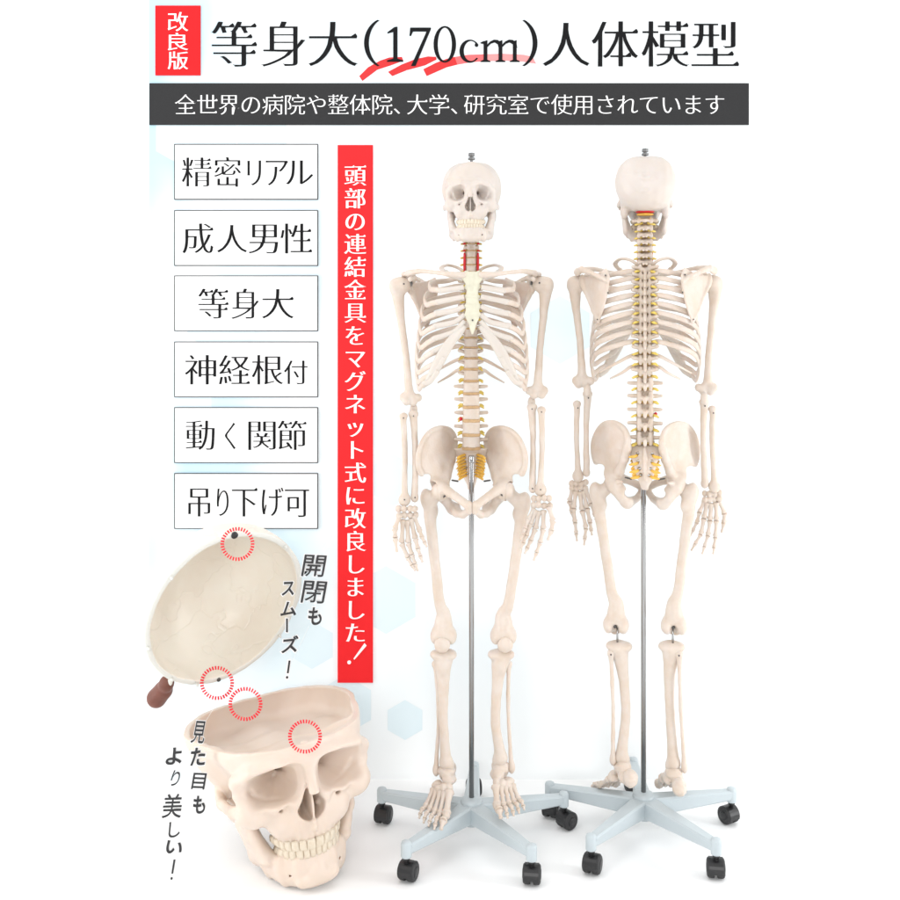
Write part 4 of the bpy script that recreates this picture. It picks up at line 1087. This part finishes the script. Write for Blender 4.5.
def hand(sk, parent, carp, chains, Yh, label=None):
    # carp: px box of the wrist bones; chains: lists of px joints, thumb first
    g_pts = []
    x0, y0, x1, y1 = carp; r = random.Random(int(x0))
    mb = MB()
    for row in range(2):
        for c in range(4):
            px = x0 + (x1 - x0) * (c + 0.5) / 4 + r.uniform(-.6, .6); py = y0 + (y1 - y0) * (0.24 + 0.36 * row) + r.uniform(-.7, .7) - abs(c - 1.5) * 0.5 * (-1 if row else 1)
            g_pts.append(sk(px, py, Yh + r.uniform(-.004, .004)))
    lo, hi = bounds(g_pts, 0.014); g = G(lo, hi, 0.0016)
    for q, p in enumerate(g_pts): g.u(g.ell(p, (0.0074 + 0.0012 * r.random(), 0.0085, 0.0080 + 0.0012 * r.random())), 0.0006)
    g.noise(0.0006, 420, 3)
    root = link_mesh('hand', g.mesh('hand'), M['bone'], parent)
    for ci, ch in enumerate(chains):
        n = len(ch); mb = MB()
        ps = []
        for j, c in enumerate(ch):
            bend = 0.0 if j < 2 else -0.012 * (j - 1) ** 1.3
            ps.append(sk(c[0], c[1], Yh + bend - (0.014 if ci == 0 else 0)))
        ps[0] = ps[0].lerp(sum(g_pts[4:], Vector()) / 4, 0.22)
        rr = 0.0080 if ci < 4 else 0.0072
        mc = MB(); small_bone(mc, ps[0], ps[1], rr * 1.06, False, 0.01); mc.build('metacarpal', M['bone'], root)
        if ci == 0:
            small_bone(mb, ps[1], ps[2], rr, False, 0.02); small_bone(mb, ps[2], ps[3], rr * 0.85, True, 0.03)
            mb.build('thumb', M['bone'], root)
        else:
            a, b, c = ps[1], ps[2], ps[3]
            small_bone(mb, a, b, rr * 0.95, False, 0.02); m = b.lerp(c, 0.56)
            small_bone(mb, b, m, rr * 0.80, False, 0.03); small_bone(mb, m, c, rr * 0.66, True, 0.03)
            mb.build('finger', M['bone'], root)
    return root
def foot(sk, parent, an, toe, inn, roll=0.0):
    """an: ankle centre, toe: middle of the toe tips (local points)"""
    up0 = Vector((0, 0, 1))
    f = (toe - an + up0 * 0.052).normalized(); lat = f.cross(up0).normalized(); up = lat.cross(f).normalized()
    if roll: R = Matrix.Rotation(roll, 3, f); lat = R @ lat; up = R @ up
    sg = 1 if lat.x * inn > 0 else -1            # +lat towards the big toe when sg = 1
    T = lambda a, b, c: an + f * a + lat * (b * sg) + up * c
    tar = [(T(-0.002, 0, -0.012), (0.022, 0.026, 0.017)), (T(-0.048, -0.006, -0.040), (0.0185, 0.026, 0.0215)), (T(-0.020, -0.008, -0.034), (0.017, 0.028, 0.015)), (T(0.022, 0.010, -0.022), (0.015, 0.017, 0.015)),
           (T(0.030, -0.016, -0.034), (0.014, 0.018, 0.012)), (T(0.045, 0.017, -0.026), (0.010, 0.013, 0.012)), (T(0.048, 0.004, -0.026), (0.009, 0.012, 0.011)), (T(0.047, -0.010, -0.030), (0.009, 0.012, 0.011)), (T(0.006, 0.014, -0.026), (0.012, 0.022, 0.012))]
    lo, hi = bounds([c for c, r in tar], 0.038); g = G(lo, hi, 0.0022)
    for c, r in tar: g.u(g.ell(c, (max(r[0], 0.009), r[1], r[2])), 0.004)
    g.noise(0.0012, 200, 5)
    root = link_mesh('foot', g.mesh('foot'), M['bone'], parent)
    base = [(0.056, 0.020), (0.058, 0.008), (0.055, -0.003), (0.050, -0.014), (0.044, -0.024)]
    head = [(0.112, 0.024), (0.116, 0.008), (0.111, -0.006), (0.103, -0.020), (0.093, -0.033)]
    tip = [(0.163, 0.022), (0.165, 0.006), (0.157, -0.010), (0.147, -0.025), (0.132, -0.040)]
    Lf = (toe - an).length / 0.163
    for i in range(5):
        a = T(base[i][0] - 0.004, base[i][1], -0.028 - 0.002 * i); b = T(head[i][0] * Lf, head[i][1], -0.052); c = T(tip[i][0] * Lf, tip[i][1], -0.058)
        r = 0.0115 if i == 0 else 0.0078
        mb = MB(); small_bone(mb, a, b, r * 1.1); mb.build('metatarsal', M['bone'], root)
        mb = MB()
        if i == 0: m = b.lerp(c, 0.56) + up * 0.006; small_bone(mb, b, m, r, False, .02); small_bone(mb, m, c, r * 0.85, True, .02)
        else:
            m = b.lerp(c, 0.48) + up * 0.009; m2 = b.lerp(c, 0.76) + up * 0.005
            small_bone(mb, b, m, r * 0.85, False, .02); small_bone(mb, m, m2, r * 0.8, False, .03); small_bone(mb, m2, c, r * 0.7, True, .03)
        mb.build('toe', M['bone'], root)
    return root
def bolt(parent, c, d, r=0.0035, ln=0.006):
    mb = MB(); d = Vector(d).normalized(); mb.lathe(c - d * ln * 0.5, c + d * ln * 0.5, [(0, r), (0.8, r), (1, r * 0.75)], 10); return mb.build('joint_screw', M['screw'], parent)

def skeleton(sk, lm):
    R = sk.root
    # head
    a, b, c, d = skull_parts(None, 0.0101, 0.16, 0.14, M['skull'], False)
    sku = link_mesh('skull', a, M['skull'], R); sku.location = L(0, 278 - 0.0, 0.012); sku.location.z = HC - (161.5 - YH) / 400 - 11.55 * 0.0101
    sku.rotation_euler = (math.radians(lm['nod']), 0, math.radians(lm['yaw']))
    jw = link_mesh('mandible', b, M['skull'], sku); link_mesh('teeth', c, M['tooth'], sku); link_mesh('teeth', d, M['tooth'], jw)
    mb = MB(); top = 0.1155
    mb.lathe((0, 0.008, top), (0, 0.008, top + 0.026), [(0, 0.0035), (1, 0.0035)], 10); mb.lathe((0, 0.008, top + 0.008), (0, 0.008, top + 0.014), [(0, 0.0085), (0.15, 0.0095), (0.85, 0.0095), (1, 0.0085)], 6)
    mb.lathe((0, 0.008, top + 0.0165), (0, 0.008, top + 0.026), [(0, 0.0075), (0.1, 0.0085), (0.9, 0.0085), (1, 0.006)], 6)
    mb.build('hanging_bolt', M['nut'], sku, False)
    mb = MB(); mb.ball(L(0, 217, spineY(220) + 0.018), (0.024, 0.022, 0.0032), 16, 8); mb.build('red_pad', M['artery'], R)
    mb = MB(); mb.ball(L(0, 219.3, spineY(220) + 0.014), (0.022, 0.022, 0.0035), 16, 8); mb.build('amber_pad', M['nerve2'], R)
    # spine
    for i in range(24):
        v = axial(sk, 'vertebra', ('v', i), lambda: vertebra(i), M['bone'], R)
        axial(sk, 'disc', ('d', i), lambda: disc(i), M['disc'], v)
        for sg in (1, -1): axial(sk, 'nerve_root', ('n', i, sg), lambda: nerve(i, sg), M['nerve'], v)
    for sg in (1, -1):
        def art():
            mb = MB(); p = [L(6.7, y, spineY(y) + 0.002) for y in (252, 255, 258, 261, 264, 267, 271)]
            for q in p: q.x *= sg
            w = [0.0026, 0.0032, 0.0034, 0.0035, 0.0035, 0.0033, 0.0026]
            mb.sweep(p, w, w, 8, sides=[Vector((0, 1, 0))] * 7); return mb.mesh('artery')
        axial(sk, 'artery', ('art', sg), art, M['artery'], R)
    for y in (243, 250):
        for sg in (1, -1): mb = MB(); mb.ball(L(7 * sg, y, spineY(y) - 0.002), (0.0042, 0.004, 0.0026)); mb.build('artery', M['artery'], R)
    mb = MB(); mb.ball(L(-10.5 if not sk.back else -10.5, 420, spineY(420) + 0.004), (0.0045, 0.006, 0.005)); mb.build('disc_bulge', M['artery'], R)
    # thorax
    for i in range(12):
        for sg in (1, -1):
            r_ = axial(sk, 'rib', ('r', i, sg), lambda: rib(i, sg), M['bone'], R)
            if i < 10: axial(sk, 'cartilage', ('c', i, sg), lambda: cartilage(i, sg), M['cart'], r_)
    st = axial(sk, 'sternum', 'st', sternum, M['sternum'], R)
    for sg in (1, -1): axial(sk, 'costal_margin', ('cm', sg), lambda: costal_margin(sg), M['cart'], R)
    bolt(st, L(0, 320.5, -0.1235), (0, -1, 0), 0.0022, 0.006)
    for sg in (1, -1):
        axial(sk, 'clavicle', ('cl', sg), lambda: clavicle(sk, sg), M['bone'], R)
        sc_ = axial(sk, 'scapula', ('sc', sg), lambda: scapula(sg), M['bone'], R)
        for x, y, Y in ((38, 282, 0.137), (35.5, 299, 0.137), (46, 325, 0.125)):
            p = L(x * sg, y, Y); bolt(sc_, p, (0, 1, 0), 0.0019, 0.010)
        axial(sk, 'hip_bone', ('hip', sg), lambda: hip(sg), M['bone'], R)
    sa = axial(sk, 'sacrum', 'sac', sacrum, M['bone'], R)
    for j in range(4):
        for sg in (1, -1):
            for pt in range(3): axial(sk, 'sacral_nerve', ('sn', j, sg, pt), lambda: sacral_nerve(j, sg, pt), M['nerve2'], sa)
    for sg in (1, -1): bolt(sa, L(16.5 * sg, 484, 0.055), (sg, -0.3, 0.2), 0.0022, 0.018)
    # limbs
    for A in lm['arms']:
        cx = -1 if sk(A['sh'][0], 0, 0).x > 0 else 1       # towards the body, local
        p = sk(*A['sh'], 0.022); q = sk(*A['el'], 0.012)
        hu = link_mesh('humerus', humerus(p, q, cx), M['bone'], R)
        mb = MB(); e = p + Vector((cx * 0.026, 0.004, 0.004)); mb.lathe(e, e - Vector((cx * 0.016, 0, 0)), [(0, 0.0035), (1, 0.0035)], 8); mb.box(e + Vector((cx * 0.002, 0, 0)), (0.004, 0.009, 0.006)); mb.build('joint_bracket', M['screw'], hu, False)
        bolt(hu, p + Vector((cx * 0.012, -0.019, 0.002)), (0, 1, 0), 0.0022); bolt(hu, p + Vector((cx * 0.012, 0.020, 0.002)), (0, 1, 0), 0.0035)
        ul = link_mesh('ulna', forearm('ulna', sk(*A['u0'], 0.010), sk(*A['u1'], -0.018), (0.0112, 0.0080, 0.0077)), M['bone'], R)
        mb = MB(); o0 = sk(*A['u0'], 0.010); mb.ball(o0 + Vector((0, 0.012, 0.010)), (0.010, 0.0085, 0.016)); mb.build('olecranon', M['bone'], ul)
        ra = link_mesh('radius', forearm('radius', sk(*A['r0'], 0.002), sk(*A['r1'], -0.022), (0.0092, 0.0130, 0.0074)), M['bone'], R)
        for w_, q_ in ((ul, A['u0']), (ra, A['r0'])):
            bolt(w_, sk(q_[0], q_[1] + 2, -0.008), (0, 1, 0), 0.0016, 0.006)
            bolt(w_, sk(q_[0] + 1, q_[1] + 4, 0.020), (0, 1, 0), 0.0019, 0.006)
        for w_, q_ in ((ul, A['u1']), (ra, A['r1'])): bolt(w_, sk(q_[0], q_[1] - 1.5, -0.033), (0, 1, 0), 0.0017, 0.008)
        hand(sk, R, A['carp'], A['chains'], -0.030)
    for B in lm['legs']:
        hp = sk(*B['hip'], -0.004); inn = -1 if hp.x > 0 else 1
        tr = sk(*B['tro'], 0.012); kn = sk(*B['kn'], 0.004)
        fe = link_mesh('femur', femur(hp, tr, kn, inn), M['bone'], R)
        bolt(fe, hp + Vector((inn * 0.010, -0.022, -0.010)), (0.3 * inn, -1, 0.5), 0.0020, 0.014); bolt(fe, hp + Vector((inn * 0.012, 0.022, 0.004)), (0.3 * inn, 1, 0.5), 0.0022, 0.012)
        tk = sk(*B['tk'], 0.004); an = sk(*B['an'], 0.004)
        ti = link_mesh('tibia', tibia(tk, an, inn, [sk(*p, 0.0) for p in B['via']]), M['bone'], R)
        mb = MB(); c0 = mix(kn, tk, 0.5) + Vector((0, 0.012, 0)); mb.lathe(c0 + Vector((0, 0, 0.022)), c0 - Vector((0, 0, 0.016)), [(0, 0.0025), (1, 0.0025)], 8); mb.build('knee_link', M['steel'], ti)
        bolt(fe, kn + Vector((0.002, 0.018, 0.000)), (0, 1, 0), 0.0042, 0.010)
        if not sk.back or True:
            g = G(kn - Vector((0.03, 0.06, 0.045)), kn + Vector((0.03, 0.0, 0.02)), 0.0021); g.d = g.ell(kn + Vector((inn * -0.003, -0.029, -0.014)), (0.0195, 0.0085, 0.0195)); g.noise(0.0008, 170, 1)
            link_mesh('patella', g.mesh('patella'), M['bone'], R)
        link_mesh('fibula', fibula(sk(*B['f0'], 0.018), sk(*B['f1'], 0.012), sk(*B['fv'], 0.014)), M['bone'], R)
        bolt(ti, sk(B['f0'][0], B['f0'][1] + 1.5, 0.028), (0, 1, 0), 0.0022, 0.008)
        foot(sk, R, an + Vector((0, 0, -0.012)), sk(*B['toe']), inn, B.get('roll', 0))

# front skeleton
r1 = empty('skeleton_model', (W(X1, 0, 0).x, 0, 0)); tag(r1, 'ivory anatomical skeleton facing forward, hanging beside the tall red sign', 'skeleton')
lm1 = dict(nod=0, yaw=-3,
    arms=[dict(sh=(399.5, 285), el=(410, 400), u0=(413.5, 414), u1=(415, 499), r0=(403.5, 416), r1=(404.5, 501), carp=(396.5, 505.5, 418, 521),
               chains=[[(398, 514), (394.8, 529), (395.2, 538), (397, 552.5)], [(402, 520), (401.5, 543), (408, 558), (415.5, 571)], [(407, 521), (408.5, 543), (412, 555), (418, 571.5)], [(411.5, 519), (415.5, 539), (418, 549), (422.5, 562.5)], [(415.5, 515), (419.5, 530), (422, 537), (427, 547)]]),
          dict(sh=(543.5, 284), el=(537.5, 393), u0=(532, 407), u1=(532.5, 490), r0=(541.5, 410), r1=(540.5, 491), carp=(531, 495, 552, 511.5),
               chains=[[(551, 507), (553, 521), (551.3, 531), (547.5, 540.5)], [(544, 511), (543.3, 529), (540, 543), (533.5, 561)], [(538.5, 512), (535.3, 529), (530.5, 541), (524.5, 554)], [(535, 511), (530.5, 524), (526, 536), (521, 549)], [(532.5, 509), (528.5, 519), (525, 529), (520.5, 540)]])],
    legs=[dict(hip=(440.5, 491), tro=(426, 498), kn=(443.5, 636), tk=(443.5, 653), an=(446, 762), via=[(443.2, 688), (443.5, 724)], f0=(436, 664), f1=(436, 771), fv=(438.6, 715), toe=(432.5, 824, -0.125)),
          dict(hip=(505.5, 490), tro=(525, 501), kn=(503.5, 636), tk=(501, 653), an=(500.5, 758), via=[(497.3, 685), (495.5, 722)], f0=(508.5, 664), f1=(511.5, 768), fv=(508.3, 715), toe=(509.5, 813, -0.115))])
sk1 = Sk(r1, False, W(X1, 0, 0).x, 0.0, 0.0, 1.0)
skeleton(sk1, lm1)
# rear-view skeleton
Y2, S2, Z2, X2 = 0.03, 0.991, 0.0249, 645.0
r2 = empty('skeleton_model', (W(X2, 0, Y2).x, Y2, Z2), math.pi - math.radians(10.6), S2); tag(r2, 'ivory anatomical skeleton turned to show its back, on the right', 'skeleton')
lm2 = dict(nod=0, yaw=1.5,
    arms=[dict(sh=(576.5, 283), el=(582.5, 383), u0=(587.5, 394), u1=(586.5, 474), r0=(577, 404), r1=(578, 477), carp=(569.5, 480.5, 588, 493),
               chains=[[(571, 488), (569.5, 501), (572, 511), (574.5, 522)], [(575.5, 491), (573.5, 508), (575, 522), (577, 541.5)], [(580, 492), (582, 510), (586, 528), (584, 545.5)], [(584, 491), (587, 508), (590, 522), (592, 535.5)], [(587, 489), (591, 503), (595, 515), (597.5, 523)]]),
          dict(sh=(713, 283), el=(707, 390), u0=(704, 402), u1=(704.5, 485), r0=(712.5, 409), r1=(714.5, 488), carp=(702, 490.5, 721.5, 504),
               chains=[[(720, 499), (724.5, 513), (724, 522), (721.5, 533)], [(717, 503), (716.5, 520), (715.5, 537), (713, 554.5)], [(711, 504), (710, 520), (708, 535), (702, 554.5)], [(706, 503), (704, 518), (701, 534), (691, 551)], [(702.5, 501), (699.5, 512), (697, 522), (690, 536.5)]])],
    legs=[dict(hip=(613, 483), tro=(595, 491), kn=(616, 624.5), tk=(619, 644.5), an=(621.5, 757), via=[(623, 675), (626, 710)], f0=(611, 653), f1=(613, 760), fv=(613, 705), toe=(601, 783, -0.10), roll=0),
          dict(hip=(676, 482), tro=(693, 492), kn=(674, 625.5), tk=(671.5, 645), an=(673.5, 763), via=[(669.5, 678), (670, 712)], f0=(679, 654), f1=(684.5, 768), fv=(681, 712), toe=(666, 782, -0.13))])
sk2 = Sk(r2, True, W(X2, 0, Y2).x, Y2, Z2, S2)
skeleton(sk2, lm2)

# ------------------------------------------------------------------ rolling stands
def stand(label, x, y, rz, swiv):
    R = empty('rolling_stand', (x, y, 0), rz); tag(R, label, 'stand')
    mb = MB(); mb.lathe((0, 0, 0.05), (0, 0, 0.956), [(0, 0.0064), (0.994, 0.0064), (1, 0.0052)], 20); mb.build('pole', M['steel'], R)
    mb = MB(); mb.lathe((0, 0, 0.948), (0, 0, 0.966), [(0, 0.0078), (0.1, 0.0083), (0.85, 0.0083), (1, 0.0062)], 18); mb.build('pole_cap', M['steel'], R)
    mb = MB(); mb.lathe((0, 0, 0.046), (0, 0, 0.112), [(0, 0.022), (0.55, 0.023), (0.62, 0.0250), (0.68, 0.0275), (0.86, 0.0275), (0.93, 0.0255), (0.97, 0.019), (1, 0.0085)], 28); mb.build('hub', M['base'], R)
    for i in range(5):
        a = math.radians(90 + 72 * i); u = Vector((math.cos(a), math.sin(a), 0)); w = Vector((-u.y, u.x, 0))
        n = 9; mb = MB(); base = 0; rows = []
        for j in range(n):
            t = j / (n - 1); r = 0.010 + t * 0.232
            hw = 0.0215 - 0.0085 * t; top = 0.1005 - 0.0100 * t; bot = 0.052 + 0.0135 * t
            hb = hw * 0.80; c = 0.004
            sec = [(-hw + c, top), (hw - c, top), (hw, top - c), (hb, bot + c), (hb - c, bot), (-hb + c, bot), (-hb, bot + c), (-hw, top - c)]
            rows.append([u * r + w * s_ + Vector((0, 0, z_)) for s_, z_ in sec])
        v = [p for row in rows for p in row]; f = []
        for j in range(n - 1):
            for q in range(8): f.append((j * 8 + q, j * 8 + (q + 1) % 8, (j + 1) * 8 + (q + 1) % 8, (j + 1) * 8 + q))
        f.append(tuple(range(8))); f.append(tuple((n - 1) * 8 + q for q in reversed(range(8))))
        mb.add(v, f); leg = mb.build('leg', M['base'], R, False)
        e = u * 0.246
        mb = MB(); mb.lathe(e + Vector((0, 0, 0.060)), e + Vector((0, 0, 0.0975)), [(0, 0.0120), (0.06, 0.0128), (0.82, 0.0128), (0.94, 0.011), (1, 0.006)], 18); mb.build('leg_cap', M['base'], leg)
        cs = empty('caster', e); cs.parent = R
        sa_ = swiv[i]; fw = Vector((math.cos(sa_), math.sin(sa_), 0)); ax = Vector((-fw.y, fw.x, 0))
        st = MB(); st.lathe((0, 0, 0.046), (0, 0, 0.0605), [(0, 0.0062), (0.5, 0.0062), (0.51, 0.0085), (1, 0.0085)], 14)
        hc = fw * 0.010 + Vector((0, 0, 0.0235))
        # hood between and over the two wheels
        hood = MB(); m_ = 14; prof = []
        for j in range(m_):
            an = math.radians(-20 + 220 * j / (m_ - 1)); prof.append(fw * (math.cos(an) * 0.0235) + Vector((0, 0, math.sin(an) * 0.0235)))
        vv_ = [hc + p + ax * (s_ * 0.0165) for s_ in (-1, 1) for p in prof]
        ff_ = [(j, j + 1, m_ + j + 1, m_ + j) for j in range(m_ - 1)] + [tuple(reversed(range(m_))), tuple(m_ + j for j in range(m_))] + [(m_ - 1, 0, m_, 2 * m_ - 1)]
        hood.add(vv_, ff_); st.build('stem', M['black'], cs); hood.build('hood', M['black'], cs, False)
        for sd in (-1, 1):
            wh = MB(); wh.lathe(hc + ax * (sd * 0.0035), hc + ax * (sd * 0.0205), [(0, 0.0215), (0.08, 0.0226), (0.72, 0.0226), (0.92, 0.0205), (1, 0.0175)], 26)
            wo = wh.build('wheel', M['tyre'], cs)
            hbm = MB(); hbm.lathe(hc + ax * (sd * 0.0205), hc + ax * (sd * 0.0216), [(0, 0.012), (1, 0.0105)], 18); hbm.build('wheel_cap', M['black'], wo)
    return R
# swivel angles so that wheels trail as in the photo (order: rear, left, front left, front right, right)
stand('pale grey five-legged rolling stand with a steel pole, under the forward-facing skeleton', W(X1, 0, 0).x, 0, math.radians(-3), [math.radians(q) for q in (100, 75, 70, 85, 40)])
stand('pale grey five-legged rolling stand with a steel pole, under the skeleton seen from behind', W(643.5, 0, Y2).x, Y2, math.radians(-4), [math.radians(q) for q in (100, 70, 70, 85, 125)])
for o_ in list(bpy.data.objects):
    if o_.type == 'MESH' and o_.name.startswith('glyph'): bpy.data.objects.remove(o_)
